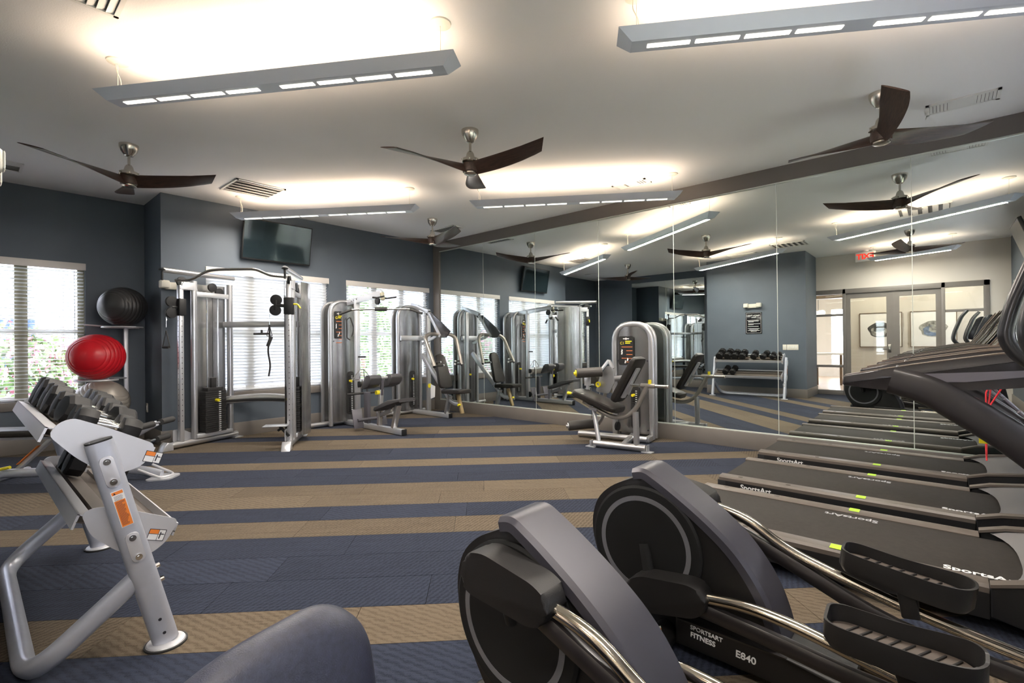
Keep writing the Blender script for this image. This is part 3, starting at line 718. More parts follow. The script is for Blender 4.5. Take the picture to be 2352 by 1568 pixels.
# ================================================================ dumbbell rack (foreground)
def dumbbell_rack():
    t = thing('dumbbell_rack', 'two-tier silver dumbbell rack standing against the dark wall, left foreground', 'rack', (3.9, -5.4, 0)); O = Vector((3.9, -5.4, 0))
    def W(x, y, z): return Vector((x, y, z)) - O
    for xe, s in ((4.635, 1), (3.215, -1)):
        f, tp = W(xe, -5.235, .012), W(xe - s * .0, -5.440, .845)
        g = BM(); sweep(g, [f, tp], oval(.044, .028, 24, 2.6), upv=(1, 0, 0)); up_ = obj('upright', g, 'silver_paint', t)
        g = BM(); d = (tp - f).normalized(); sweep(g, [tp, tp + d * .006], oval(.042, .026, 24, 2.6), upv=(1, 0, 0)); obj('end_cap', g, 'black_plastic', up_)
        g = BM(); lathe(g, [(.066, 0), (.068, .006), (.064, .012), (.05, .014)], W(xe, -5.235, 0), 32); ft = obj('foot_plate', g, 'silver_light', t)
        g = BM(); lathe(g, [(.067, 0), (.074, 0), (.074, .007), (.069, .009)], W(xe, -5.235, 0), 32, cap=False); obj('rubber_ring', g, 'black_rubber', t)
        for poly, nm in (([(-5.575, .885), (-5.545, .925), (-5.505, .938), (-5.40, .885), (-5.262, .805), (-5.262, .775), (-5.30, .72), (-5.40, .70), (-5.50, .79)], 'upper'),
                         ([(-5.485, .575), (-5.455, .592), (-5.40, .585), (-5.185, .478), (-5.185, .455), (-5.225, .39), (-5.29, .355), (-5.38, .405), (-5.46, .49)], 'lower')):
            g = BM(); xi = xe - s * .045
            prism(g, [(a + 5.4, b) for a, b in round_poly(poly, .03, 3)], xi - .003 - O.x, xi + .003 - O.x, 'yz'); pl = obj('side_plate', g, 'silver_light', t)
            yc, zc = (-5.235, .785) if nm == 'upper' else (-5.225, .467)
            if s > 0:
                Q = basis(W(xi + .0034, yc - .03, zc - .035), (0, 1, -.38), (0, .38, 1)); g = BM(); bb(g, (-.030, -.022, 0), (.030, .022, .0006)); xform(g, Q); lb = obj('warning_label', g, 'label_white', pl, 'white and orange warning label')
                g = BM(); bb(g, (-.028, .004, .0006), (.004, .020, .001)); xform(g, Q); obj('orange_field', g, 'orange_label', pl)
                g = BM()
                for a, b in (((-.030, -.022, 0), (-.028, .022, .0011)), ((.028, -.022, 0), (.030, .022, .0011)), ((-.030, .020, 0), (.030, .022, .0011)), ((-.030, -.022, 0), (.030, -.020, .0011)), ((.004, -.022, 0), (.0055, .022, .0011)), ((-.03, .002, 0), (.03, .0035, .0011)), ((.010, -.014, 0), (.014, .012, .0011)), ((.014, .002, 0), (.024, .006, .0011))): bb(g, a, b)
                xform(g, Q); obj('label_lines', g, 'label_ink', pl)
        if s > 0:   # bolted cover plates and warning strip on the near upright
            fwd = Vector((1, 0, 0)); d = (tp - f).normalized(); side = d.cross(fwd)
            for c in (.865, .50):
                p = f + (tp - f) * c + fwd * .0283; Q = basis(p, side, d); g = BM()
                prism(g, round_poly([(-.022, -.06), (.022, -.06), (.022, .06), (-.022, .06)], .02, 4), 0, .006, 'xy', bev=.002); xform(g, Q); cp = obj('bolt_plate', g, 'silver_light', up_)
                for v in (-.04, .04):
                    g = BM(); cyl(g, p + d * v + fwd * .005, p + d * v + fwd * .011, .0115, 20); cyl(g, p + d * v + fwd * .009, p + d * v + fwd * .014, .006, 6); obj('bolt', g, 'chrome', t)
            p = f + (tp - f) * .69 + fwd * .0283; Q = basis(p, side, d)
            g = BM(); bb(g, (-.019, -.072, 0), (.019, .072, .0008)); xform(g, Q); obj('warning_label', g, 'label_white', t, 'tall orange and white warning label')
            g = BM(); bb(g, (-.017, -.070, .0008), (.017, .034, .0012)); bb(g, (-.017, .058, .0008), (.017, .070, .0012)); xform(g, Q); obj('orange_field', g, 'orange_label', t)
            g = BM(); rnd = random.Random(2)
            for k in range(24): y = .029 - k * .004; bb(g, (-.014, y - .0008, .0012), (-.014 + .018 + .010 * rnd.random(), y + .0008, .0014))
            for k in range(5): y = .052 - k * .004; bb(g, (-.014, y - .0006, .0008), (.008 + .006 * rnd.random(), y + .0006, .0012))
            prism(g, [(-.013, .0595), (-.005, .0595), (-.009, .0675)], .0012, .0015, 'xy'); xform(g, Q); obj('small_print', g, 'label_ink', t)
            for v in (.125, .055, .29, .36):
                pp = f + (tp - f) * v; g = BM(); cyl(g, pp + fwd * .02, pp + fwd * .0286, .006, 12) if v < .2 else cyl(g, pp + side * .042, pp + side * .056, .009, 10)
                obj('bolt_hole' if v < .2 else 'bolt', g, 'label_ink' if v < .2 else 'chrome', t)
    for (ya, za, yb, zb), nm in (((-5.555, .905, -5.268, .785), 'upper'), ((-5.470, .568, -5.190, .455), 'lower')):
        x0, x1 = 3.26, 4.585; A, B = Vector((0, ya + 5.4, za)), Vector((0, yb + 5.4, zb)); d = (B - A).normalized(); nrm = Vector((0, -d.z, d.y))
        tr = BM()
        def slab(u0, u1, v0, v1):
            q = [A + d * u0 + nrm * v0, A + d * u1 + nrm * v0, A + d * u1 + nrm * v1, A + d * u0 + nrm * v1]
            prism(tr, [(p.y, p.z) for p in q], x0 - O.x, x1 - O.x, 'yz')
        Lt = (B - A).length
        slab(-.02, Lt + .012, -.03, -.026); obj('tray', tr, 'tread_brown', t)
        tr = BM(); slab(-.026, -.018, -.055, .0); slab(-.026, .02, -.004, .0); slab(Lt + .004, Lt + .012, -.045, .006); obj('tray_rail', tr, 'silver_light', t)
        tr = BM(); slab(.05, .115, -.026, -.010); slab(Lt - .11, Lt - .05, -.026, -.010); obj('saddle_rail', tr, 'warm_steel' if nm == 'upper' else 'grey_deck', t)
    pts = [W(4.625, -5.308, .305), W(4.585, -5.63, .032), W(3.265, -5.63, .032), W(3.225, -5.308, .305)]
    g = BM(); otube(g, pts, .030, .036, 16, .14); obj('brace_tube', g, 'silver_paint', t)
dumbbell_rack()
def dumbbell(x, tier, r, L, label, j=0):
    ya, za, yb, zb = ((-5.555, .905, -5.268, .785), (-5.470, .568, -5.190, .455))[tier]
    A, B = Vector((x, ya, za)), Vector((x, yb, zb)); d = (B - A).normalized(); nrm = Vector((0, -d.z, d.y)); c = (A + B) / 2 + nrm * (r - .004)
    t = thing('dumbbell', label, 'dumbbell', c, 0, 'rubber hex dumbbells on the rack'); d = Matrix.Rotation(R(j), 3, nrm) @ d; Q = frame_for(d)
    for s in (-1, 1):
        h = L * .30; g = BM(); a0 = s * (L / 2 - h); prof = [(r * .55, a0 - s * .004), (r * .92, a0), (r, a0 + s * .010), (r, a0 + s * (h - .014)), (r * .86, a0 + s * h), (r * .45, a0 + s * (h + .004))]
        lathe(g, prof if s > 0 else prof[::-1], (0, 0, 0), 8, rot=Q @ Matrix.Rotation(R(22.5), 3, 'Z')); obj('head', g, 'hex_rubber', t, angle=25)
    g = BM(); pr_ = [(.014, -L * .22), (.0155, -L * .1), (.0175, 0), (.0155, L * .1), (.014, L * .22)]; lathe(g, pr_, (0, 0, 0), 16, rot=Q); obj('handle', g, 'chrome', t)
mat('hex_rubber', (.012, .0115, .012), .48, bump=.08, bscale=120, spec=.28)
DB = [(3.36, .083, .30, 'largest hex dumbbell, far end of the top tier'), (3.53, .081, .30, 'second hex dumbbell from the far end, top tier'), (3.68, .075, .28, 'third hex dumbbell from the far end, top tier'), (3.83, .073, .28, 'fourth hex dumbbell from the far end, top tier'),
      (4.05, .066, .26, 'hex dumbbell standing alone in the middle of the top tier'), (4.25, .064, .26, 'slightly skewed hex dumbbell right of the middle one'), (4.40, .052, .21, 'small hex dumbbell, second from the near end of the top tier'), (4.51, .050, .21, 'smallest hex dumbbell at the near end of the top tier')]
for i, (x, r, L, lb) in enumerate(DB): dumbbell(x, 0, r, L, lb, j=12 if i == 5 else 0)
dumbbell(3.50, 1, .066, .26, 'hex dumbbell on the lower tier, nearer the window'); dumbbell(3.65, 1, .066, .26, 'hex dumbbell on the lower tier, nearer the camera')

# ================================================================ adjustable bench behind the rack
def adj_bench():
    c = Vector((1.2, -5.06, 0)); a = math.atan2(1.08, 1.0)
    t = thing('adjustable_bench', 'silver adjustable bench with black pads and yellow handle behind the dumbbell rack', 'bench', c, a)
    g = BM(); otube(g, [(-.70, 0, .085), (.45, 0, .085), (.66, 0, .03)], .028, .04, 14, .1); obj('spine', g, 'silver_paint', t)
    g = BM(); otube(g, [(-.70, -.30, .045), (-.70, .30, .045)], .03, .03, 12); obj('rear_foot', g, 'silver_paint', t)
    for s in (-1, 1): g = BM(); cyl(g, (-.74, s * .31, .04), (-.74, s * .345, .04), .038, 20); obj('wheel', g, 'black_rubber', t)
    g = BM(); prism(g, round_poly([(.58, -.13), (.78, -.10), (.78, .10), (.58, .13)], .05, 4), .0, .012, 'xy'); obj('front_foot', g, 'silver_light', t)
    g = BM(); tube(g, [(.52, -.10, .10), (.70, -.09, .02), (.74, -.03, .02), (.74, .03, .02), (.70, .09, .02), (.52, .10, .10)], .012, 10, .04); obj('drag_handle', g, 'silver_light', t)
    g = BM(); bar(g, (.38, 0, .09), (.34, 0, .40), .05, .06, (1, 0, 0), .006); obj('front_post', g, 'silver_paint', t)
    g = BM(); bb(g, (.08, -.14, .42), (.44, .14, .475), bev=.02, seg=3); obj('seat_pad', g, 'black_vinyl', t)
    g = BM(); bb(g, (-.80, -.13, .42), (.05, .13, .48), bev=.02, seg=3); obj('back_pad', g, 'black_vinyl', t)
    g = BM(); bb(g, (-.72, -.03, .385), (.36, .03, .42)); obj('pad_frame', g, 'silver_paint', t)
    g = BM(); bar(g, (-.55, .02, .12), (-.25, .02, .40), .03, .05, (0, 1, 0), .004); ld = obj('adjust_ladder', g, 'silver_light', t)
    g = BM(); bar(g, (-.53, -.0, .165), (-.36, -.0, .325), .006, .052, (0, 1, 0)); obj('warning_label', g, 'orange_label', t, 'orange warning label')
    g = BM(); cyl(g, (-.66, -.05, .13), (-.56, -.05, .15), .014, 14); obj('pull_handle', g, 'yellow_knob', t, 'yellow grip')
    g = BM(); bar(g, (.44, 0, .40), (.62, 0, .50), .04, .05, (0, 0, 1), .005); obj('roller_arm', g, 'silver_paint', t)
    for z, x in ((.50, .62), (.34, .58)):
        g = BM(); cyl(g, (x, -.22, z), (x, .22, z), .012, 12); obj('roller_bar', g, 'chrome', t)
        for s in (-1, 1): g = BM(); cyl(g, (x, s * .06, z), (x, s * .24, z), .028, 18); obj('foam_roller', g, 'black_rubber', t)
adj_bench()

# ================================================================ strength machines
mat('machine_silver', (.56, .56, .57), .28, .8, bump=.04, bscale=300); mat('machine_light', (.66, .67, .70), .3, .65)
mat('plate_black', (.025, .024, .024), .45); mat('placard', (.018, .018, .018), .35); mat('placard_orange', (.55, .16, .05), .5); mat('clear_dark', (.05, .05, .055), .08, coat=.5)
mat('cable_black', (.02, .02, .02), .4)
def part(name, m, parent, label=None, angle=35):
    """decorator style: build a bmesh with f(g) and link it"""
    def deco(f):
        g = BM(); f(g); return obj(name, g, m, parent, label, angle)
    return deco
def weight_stack(t, c, ux, uy, w, d, n, h, z0=.10, pinrow=None, knob_at=5, pin_side=1):
    """plates piled at c (local), w along ux, d along uy"""
    ux, uy = Vector(ux), Vector(uy); c = Vector(c); me = None; st = None
    Q = Matrix(((ux.x, uy.x, 0), (ux.y, uy.y, 0), (0, 0, 1)))
    for k in range(n):
        g = BM(); box(g, (0, 0, 0), (w, d, h * .9), bev=.002)
        if me is None: o = obj('weight_plate', g, 'plate_black', t); me = o.data
        else: g.free(); o = link('weight_plate', me, None, t)
        o.matrix_local = Matrix.Translation(c + Vector((0, 0, z0 + (k + .5) * h))) @ Q.to_4x4()
    g = BM()
    for k in range(n): p = c + uy * (-pin_side * (d / 2 + .001)) + ux * (w * .18) + Vector((0, 0, z0 + (k + .5) * h)); box(g, p, (.028, .003, .010), rot=Q)
    o = obj('weight_numbers', g, 'label_white', t, 'pale plate numbers')
    g = BM(); p = c + uy * (-pin_side * (d / 2)) + Vector((0, 0, z0 + (n - knob_at + .5) * h)); cyl(g, p, p - uy * pin_side * .045, .019, 16); obj('selector_pin', g, 'yellow_knob', t, 'yellow selector knob')
def pulley(g, c, axis, r=.055, w=.024):
    c, axis = Vector(c), Vector(axis).normalized(); Q = frame_for(axis)
    lathe(g, [(r * .25, -w / 2 - .003), (r, -w / 2), (r, -w * .32), (r * .86, -w * .15), (r * .86, w * .15), (r, w * .32), (r, w / 2), (r * .25, w / 2 + .003)], c, 28, rot=Q)

def cable_machine():
    a = math.atan2(.59, .81); base = Vector((.87, -3.78, 0))
    t = thing('cable_machine', 'tall silver dual cable machine with pull-up bar in front of the first window', 'exercise machine', base, a)
    inv = Matrix.Rotation(-a, 3, 'Z')
    def Lc(x, y, z): return inv @ (Vector((x, y, z)) - base)
    for s, f, b, nm in ((-1, Lc(.34, -4.24, 0), Lc(.06, -3.40, 0), 'left'), (1, Lc(1.40, -3.335, 0), Lc(.66, -2.80, 0), 'right')):
        u = (b - f).normalized(); v = Vector((-u.y, u.x, 0)); Z = Vector((0, 0, 1))
        g = BM(); tube(g, [f + Z * .05, b + Z * .05], .038, 16); obj('base_tube', g, 'machine_silver', t)
        g = BM(); Q = Matrix(((u.x, v.x, 0), (u.y, v.y, 0), (0, 0, 1)))
        prism(g, [(-.07, 0), (.06, 0), (.05, .08), (-.01, .10), (-.04, .07)], -.05, .05, 'xz', bev=.01); xform(g, Matrix.Translation(f) @ Q.to_4x4()); obj('foot_plate', g, 'machine_light', t)
        g = BM(); box(g, b + Z * .006, (.12, .10, .012), rot=Q, bev=.003); obj('rear_foot', g, 'machine_light', t)
        p = f + u * .17                               # adjustment column
        g = BM(); box(g, p + Z * .985, (.050, .058, 1.87), rot=Q, bev=.008); post = obj('adjust_post', g, 'machine_light', t)
        g = BM()
        for k in range(24): cyl(g, p + v * .0295 + Z * (.32 + k * .062), p - v * .0295 + Z * (.32 + k * .062), .0055, 8); 
        for k in range(24): cyl(g, p - u * .0256 + Z * (.32 + k * .062), p - u * .024 + Z * (.32 + k * .062), .0055, 8)
        obj('pin_hole', g, 'label_ink', post)
        g = BM(); prism(g, round_poly([(.10, .08), (.42, .08), (.42, .13), (.30, .16), (.20, .22), (.10, .22)], .02), -.005, .005, 'xz'); xform(g, Matrix.Translation(f + v * .04) @ Q.to_4x4()); obj('gusset', g, 'machine_light', t)
        q0, q1 = f + u * .33, f + u * .80             # weight stack bay
        for q in (q0, q1): g = BM(); tube(g, [q + Z * .08, q + Z * 1.985], .036, 16); obj('frame_post', g, 'machine_silver', t)
        for e0, e1, w_, h_ in ((q0 + Z * 1.83, q1 + Z * 1.83, .04, .06), (q0 + Z * .11, q1 + Z * .11, .10, .05), (p + Z * 1.93, q0 + Z * 1.93, .05, .06)): g = BM(); bar(g, e0, e1, w_, h_, Z, .005); obj('cross_member', g, 'machine_light', t)
        g = BM()
        prism(g, [(.15, 1.87), (.36, 1.87), (.33, 1.96), (.19, 1.96)], -.035, -.028, 'xz', bev=.002); prism(g, [(.15, 1.87), (.36, 1.87), (.33, 1.96), (.19, 1.96)], .028, .035, 'xz', bev=.002); xform(g, Matrix.Translation(f) @ Q.to_4x4()); obj('head_plate', g, 'machine_light', t)
        outer = -s
        # curved shroud on the outer side of the bay
        g = BM(); prof = []
        for k in range(13):
            w_ = k / 12; prof.append((.36 + .44 * w_, .10 + .055 * math.sin(w_ * math.pi)))
        prof2 = [(a_, b_ - .006) for a_, b_ in prof[::-1]]
        P = prof + prof2; prism(g, P, .10, 1.97, 'xy'); xform(g, Matrix.Translation(f) @ (Q @ Matrix.Diagonal((1, -s if False else (1 if s < 0 else -1), 1))).to_4x4())
        obj('shroud', g, 'shroud_metal', t, 'curved brushed side cover')
        g = BM(); prism(g, [(.355, .09), (.80, .09), (.80, .096), (.355, .096)], .12, 1.80, 'xy'); xform(g, Matrix.Translation(f) @ (Q @ Matrix.Diagonal((1, -1 if s < 0 else 1, 1))).to_4x4()) if s > 0 else g.clear()
        if s > 0: obj('inner_cover', g, 'shroud_metal', t)
        else: g.free()
        cst = f + u * .565; weight_stack(t, cst, v * (1), u, .12, .27, 20, .0255, .13, knob_at=6) if False else weight_stack(t, cst, u, v, .27, .12, 20, .0255, .13, knob_at=5, pin_side=-s if False else (1 if s < 0 else -1))
        for du in (-.07, .07): g = BM(); cyl(g, cst + u * du + Z * .12, cst + u * du + Z * 1.82, .0085, 10); obj('guide_rod', g, 'chrome', t)
        g = BM(); box(g, cst + Z * .66, (.20, .10, .045), rot=Q, bev=.004); box(g, cst + Z * .74, (.07, .05, .13), rot=Q, bev=.01); obj('top_plate', g, 'plate_black', t)
        g = BM(); cyl(g, cst + Z * .80, cst + Z * 1.95, .003, 6); cyl(g, p + v * .05 + Z * .15, p + v * .05 + Z * 1.95, .003, 6); obj('cable', g, 'cable_black', t)
        for pc, pr_ in ((p + u * .02 + Z * 1.96, .06), (cst + Z * 1.93, .055), (cst + u * .09 + Z * 1.88, .05)): g = BM(); pulley(g, pc, v, pr_); obj('pulley', g, 'black_plastic', t)
        # carriage
        zc = 1.66; g = BM(); box(g, p + Z * zc, (.085, .105, .20), rot=Q, bev=.01); car = obj('carriage', g, 'black_plastic', t)
        n = -u if s < 0 else -u
        w2 = (v * -1 if s > 0 else v) ; inn = (v if s > 0 else -v)
        g = BM(); c1 = p - u * .10 + Z * (zc + .06); c2 = p - u * .10 + Z * (zc - .07)
        if s > 0: c1, c2 = p + v * .14 + Z * (zc + .07), p + v * .15 + Z * (zc - .05)
        pulley(g, c1, v if s < 0 else u, .062, .03); pulley(g, c2, v if s < 0 else u, .062, .03); cyl(g, p + Z * zc, (c1 + c2) / 2, .02, 12); bar(g, c1, c2, .03, .04, u, .004); obj('swivel_pulleys', g, 'black_plastic', t)
        g = BM(); k0 = p + (-v if s < 0 else -v * .2 - u * .9) * .05 + Z * zc; tube(g, [p + Z * (zc + .02), p + v * (-.10 * (1 if s > 0 else -1)) - u * .03 + Z * (zc + .02), p + v * (-.13 * (1 if s > 0 else -1)) - u * .03 + Z * (zc - .03)], .010, 10, .015); obj('pop_pin', g, 'yellow_knob', t, 'yellow pull pin')
        # hanging grip
        hp = c2 + (-u * .06 if s < 0 else v * .065) - Z * .05
        g = BM(); cyl(g, hp, hp - Z * .12, .0028, 6); tube(g, [hp, hp + u * .01 - Z * .03, hp - Z * .05], .004, 6); obj('carabiner', g, 'chrome', t)
        if s < 0:
            g = BM(); tp = hp - Z * .16; tube(g, [tp, tp - v * .065 - Z * .19, tp + v * .065 - Z * .19, tp + Z * .001], .005, 8, .012); obj('strap', g, 'black_rubber', t)
            g = BM(); cyl(g, tp - v * .055 - Z * .19, tp + v * .055 - Z * .19, .015, 14); obj('handle_grip', g, 'black_rubber', t)
        else:
            g = BM(); tp = hp - Z * .12; tube(g, [tp, tp - Z * .16 + u * .01, tp - Z * .30 + v * .02, tp - Z * .48 - v * .01, tp - Z * .60 + v * .012], .010, 8, .06); bar(g, tp - Z * .14 - v * .02, tp - Z * .25 + v * .02, .03, .05, u, .005); tube(g, [tp, tp - Z * .13 - v * .03, tp - Z * .13 + v * .03, tp], .004, 6, .01); obj('rope_strap', g, 'black_rubber', t)
    # pull-up bar, cross beams
    A, B = Lc(.31, -4.13, 2.02), Lc(1.32, -3.29, 2.03); d = (B - A); Z = Vector((0, 0, 1)); P = lambda k, z: A + d * k + Z * z
    g = BM(); tube(g, [P(0, -.05), P(.14, -.05), P(.30, .055), P(.40, .065), P(.72, .06), P(.86, -.02), P(1, -.04)], .016, 12, .05); obj('pull_up_bar', g, 'chrome_bar', t)
    g = BM(); l0 = Lc(.36, -4.27, 2.075); l1 = Lc(.04, -3.42, 2.075); tube(g, [l0, l1], .03, 14); obj('top_rail', g, 'machine_silver', t)
    g = BM(); r0 = Lc(1.42, -3.35, 2.075); r1 = Lc(.70, -2.83, 2.075); tube(g, [r0, r1], .03, 14); obj('top_rail', g, 'machine_silver', t)
    for q in (l0, r0): g = BM(); lathe(g, [(.034, -.0), (.036, .012), (.03, .02)], q - Vector((0, 0, .01)), 20); cyl(g, q, q - Z * .12, .012, 10); obj('end_cap', g, 'black_plastic', t)
    f0, f1 = Lc(.34, -4.24, 0), Lc(1.40, -3.335, 0); b0, b1 = Lc(.075, -3.45, 0), Lc(.70, -2.83, 0)
    k0 = f0 + (b0 - f0) * .86; k1 = f1 + (b1 - f1) * .86
    g = BM(); bar(g, k0 + Z * 1.47, k1 + Z * 1.47, .05, .075, Z, .006); obj('middle_beam', g, 'machine_silver', t)
    g = BM(); m = (k0 + k1) / 2; cyl(g, m + Z * 1.40, m + Z * 1.36, .012, 10); e = (k1 - k0).normalized(); cyl(g, m + Z * 1.35 - e * .10, m + Z * 1.35 + e * .10, .013, 12); obj('accessory_handle', g, 'black_rubber', t)
    g = BM(); otube(g, [k0 + Z * .50, m + Z * .545, k1 + Z * .50], .035, .05, 14, .5); obj('lower_beam', g, 'machine_silver', t)
    g = BM(); otube(g, [k0 + Z * .495 - e * -.03, m + Z * .52, k1 + Z * .495], .042, .022, 14, .5); obj('beam_pad', g, 'black_rubber', t)
    q = f1 + (b1 - f1).normalized() * .12 + Z * .27; g = BM(); w = Lc(1.1, -3.55, .27) - q; w.z = 0; w.normalize()
    box(g, q + w * .14 + Z * .0, (.26, .16, .012), rot=frame_for(Z, w) if False else Matrix(((w.x, -w.y, 0), (w.y, w.x, 0), (0, 0, 1))), bev=.004); obj('step_plate', g, 'machine_light', t)
    g = BM(); bar(g, q + w * .10 - Z * .01, q - Z * .13, .02, .03, Z, .003); cyl(g, q + w * .09 - Z * .04, q + w * .12 - Z * .06, .014, 12); obj('step_strut', g, 'black_plastic', t)
cable_machine()

def arch_tower(t, c, fx, w, h, depth=.26, slot=(.05, .16, .70), ribs=True, r=.6):
    """arched stack tower: face looks along fx; c = base centre of the face"""
    fx = Vector(fx).normalized(); sy = Vector((0, 0, 1)).cross(fx); c = Vector(c); Z = Vector((0, 0, 1)); hw = w / 2; R_ = hw * .62
    P = [c - sy * hw + Z * .02, c - sy * hw + Z * (h), c + sy * hw + Z * h, c + sy * hw + Z * .02]
    g = BM(); otube(g, P, .028, .036, 14, R_ * 1.5); obj('arch_tube', g, 'machine_silver', t)
    g = BM(); otube(g, [p - fx * depth for p in P], .024, .028, 12, R_ * 1.5); obj('rear_arch_tube', g, 'machine_silver', t)
    # curved ribbed front cover, following the arch
    out = round_poly([(-hw + .03, .07), (hw - .03, .07), (hw - .03, h - .03), (-hw + .03, h - .03)], [.02, .02, R_, R_], 8)
    g = BM(); cols = 14
    def edge_z(x):
        zs = []
        for i in range(len(out)):
            (x0, z0), (x1, z1) = out[i], out[(i + 1) % len(out)]
            if (x0 - x) * (x1 - x) <= 0 and abs(x1 - x0) > 1e-6: zs.append(z0 + (z1 - z0) * (x - x0) / (x1 - x0))
        return (min(zs), max(zs)) if zs else (.07, h * .8)
    row = []
    for i in range(cols + 1):
        x = (-hw + .031) + (w - .062) * i / cols; lo, hi = edge_z(x); b = .055 * math.cos((x / (hw)) * 1.45)
        pts = [c + sy * x + fx * (b - .02) + Z * (lo + (hi - lo) * j / 6) for j in range(7)]; row.append([g.verts.new(p) for p in pts])
    for i in range(cols):
        for j in range(6): g.faces.new((row[i][j], row[i + 1][j], row[i + 1][j + 1], row[i][j + 1]))
    bmesh.ops.solidify(g, geom=g.faces[:], thickness=.004); obj('shroud', g, 'shroud_metal', t, 'ribbed brushed metal cover', angle=60)
    g = BM(); prism(g, out, -depth - .004, -depth + .0, 'xz')
    xform(g, Matrix(((sy.x, fx.x, 0, c.x), (sy.y, fx.y, 0, c.y), (0, 0, 1, c.z), (0, 0, 0, 1)))); obj('rear_cover', g, 'shroud_metal', t)
    # slot window with plates
    sx, z0, z1 = slot; so = c + sy * sx + fx * (.055 * math.cos(sx / hw * 1.45) - .012)
    Q = Matrix(((sy.x, fx.x, 0, so.x), (sy.y, fx.y, 0, so.y), (0, 0, 1, so.z), (0, 0, 0, 1)))
    g = BM(); prism(g, round_poly([(-.056, z0), (.056, z0), (.056, z1), (-.056, z1)], .05, 5), -.01, .006, 'xz'); xform(g, Q); sl = obj('stack_window', g, 'plate_black', t, 'dark slot showing the weight stack')
    n = int((z1 - z0 - .08) / .026); g = BM()
    for k in range(n): zz = z0 + .04 + k * .026; bb(g, (-.035, .005, zz), (.035, .010, zz + .021), bev=.002)
    xform(g, Q); obj('weight_plate', g, 'black_plastic', t)
    g = BM()
    for k in range(n): zz = z0 + .045 + k * .026; bb(g, (.008, .0095, zz), (.030, .0115, zz + .009))
    xform(g, Q); obj('weight_numbers', g, 'label_white', t, 'pale plate numbers')
    g = BM(); cyl(g, (-.012, .008, z0 + (z1 - z0) * .78), (-.012, .05, z0 + (z1 - z0) * .78), .018, 16); xform(g, Q); obj('selector_pin', g, 'yellow_knob', t, 'yellow selector knob')
    g = BM()
    for x, z in ((hw - .05, h * .68), (-hw + .05, h * .68), (hw - .05, .12)): cyl(g, c + sy * x + Z * z - fx * .01, c + sy * x + Z * z + fx * .012, .009, 10)
    obj('bolt', g, 'label_ink', t)
    return sy
def placard(t, c, sx, up_, w, h, title, rows=4, bend=None):
    Q = basis(c, sx, up_); g = BM(); prism(g, round_poly([(-w / 2, -h / 2), (w / 2, -h / 2), (w / 2, h / 2), (-w / 2, h / 2)], w * .15, 4), 0, .003, 'xy'); xform(g, Q); p = obj('placard', g, 'placard', t, 'black instruction placard')
    text(title, h * .13, 'yellow_knob', t, Q @ Matrix.Translation((-w * .40, h * .22, .0032)), depth=.0004)
    g = BM()
    for k in range(2): bb(g, (-w * .05, h * (.31 - .06 * k), .003), (w * (.38 - .1 * k), h * (.34 - .06 * k), .0036))
    xform(g, Q); obj('heading_line', g, 'yellow_knob', t)
    g = BM()
    for k in range(rows): z = h * (.12 - .13 * k); bb(g, (w * (.02 if k % 3 else -.3), z, .003), (w * .42, z + h * .022, .0035)); 
    xform(g, Q); obj('small_print', g, 'placard_orange', t)
    g = BM(); bb(g, (-w * .2, h * .40, .003), (w * .2, h * .43, .0036)); bb(g, (-w * .05, h * .38, .003), (w * .05, h * .45, .0036))
    for dx, dz in ((-.28, .0), (-.28, -.08), (.1, -.3), (-.05, -.38)): prism(g, [(w * dx - w * .06, h * dz - h * .05), (w * dx + w * .02, h * dz - h * .05), (w * dx + w * .06, h * dz + h * .02), (w * dx - w * .01, h * dz + h * .06)], .003, .0036, 'xy')
    xform(g, Q); obj('figure_drawing', g, 'label_white', t)

def pad(name, t, c, ux, uy, w, l, th_, m='black_vinyl', r=.05, taper=1.0, label=None):
    """upholstered pad: length l along uy, width w along ux, thickness along normal"""
    Q = basis(c, ux, uy); g = BM()
    prism(g, round_poly([(-w / 2, -l / 2), (w / 2, -l / 2), (w / 2 * taper, l / 2), (-w / 2 * taper, l / 2)], r, 5), -th_ / 2, th_ / 2, 'xy', bev=min(th_ * .4, .02)); xform(g, Q)
    return obj(name, g, m, t, label, 50)

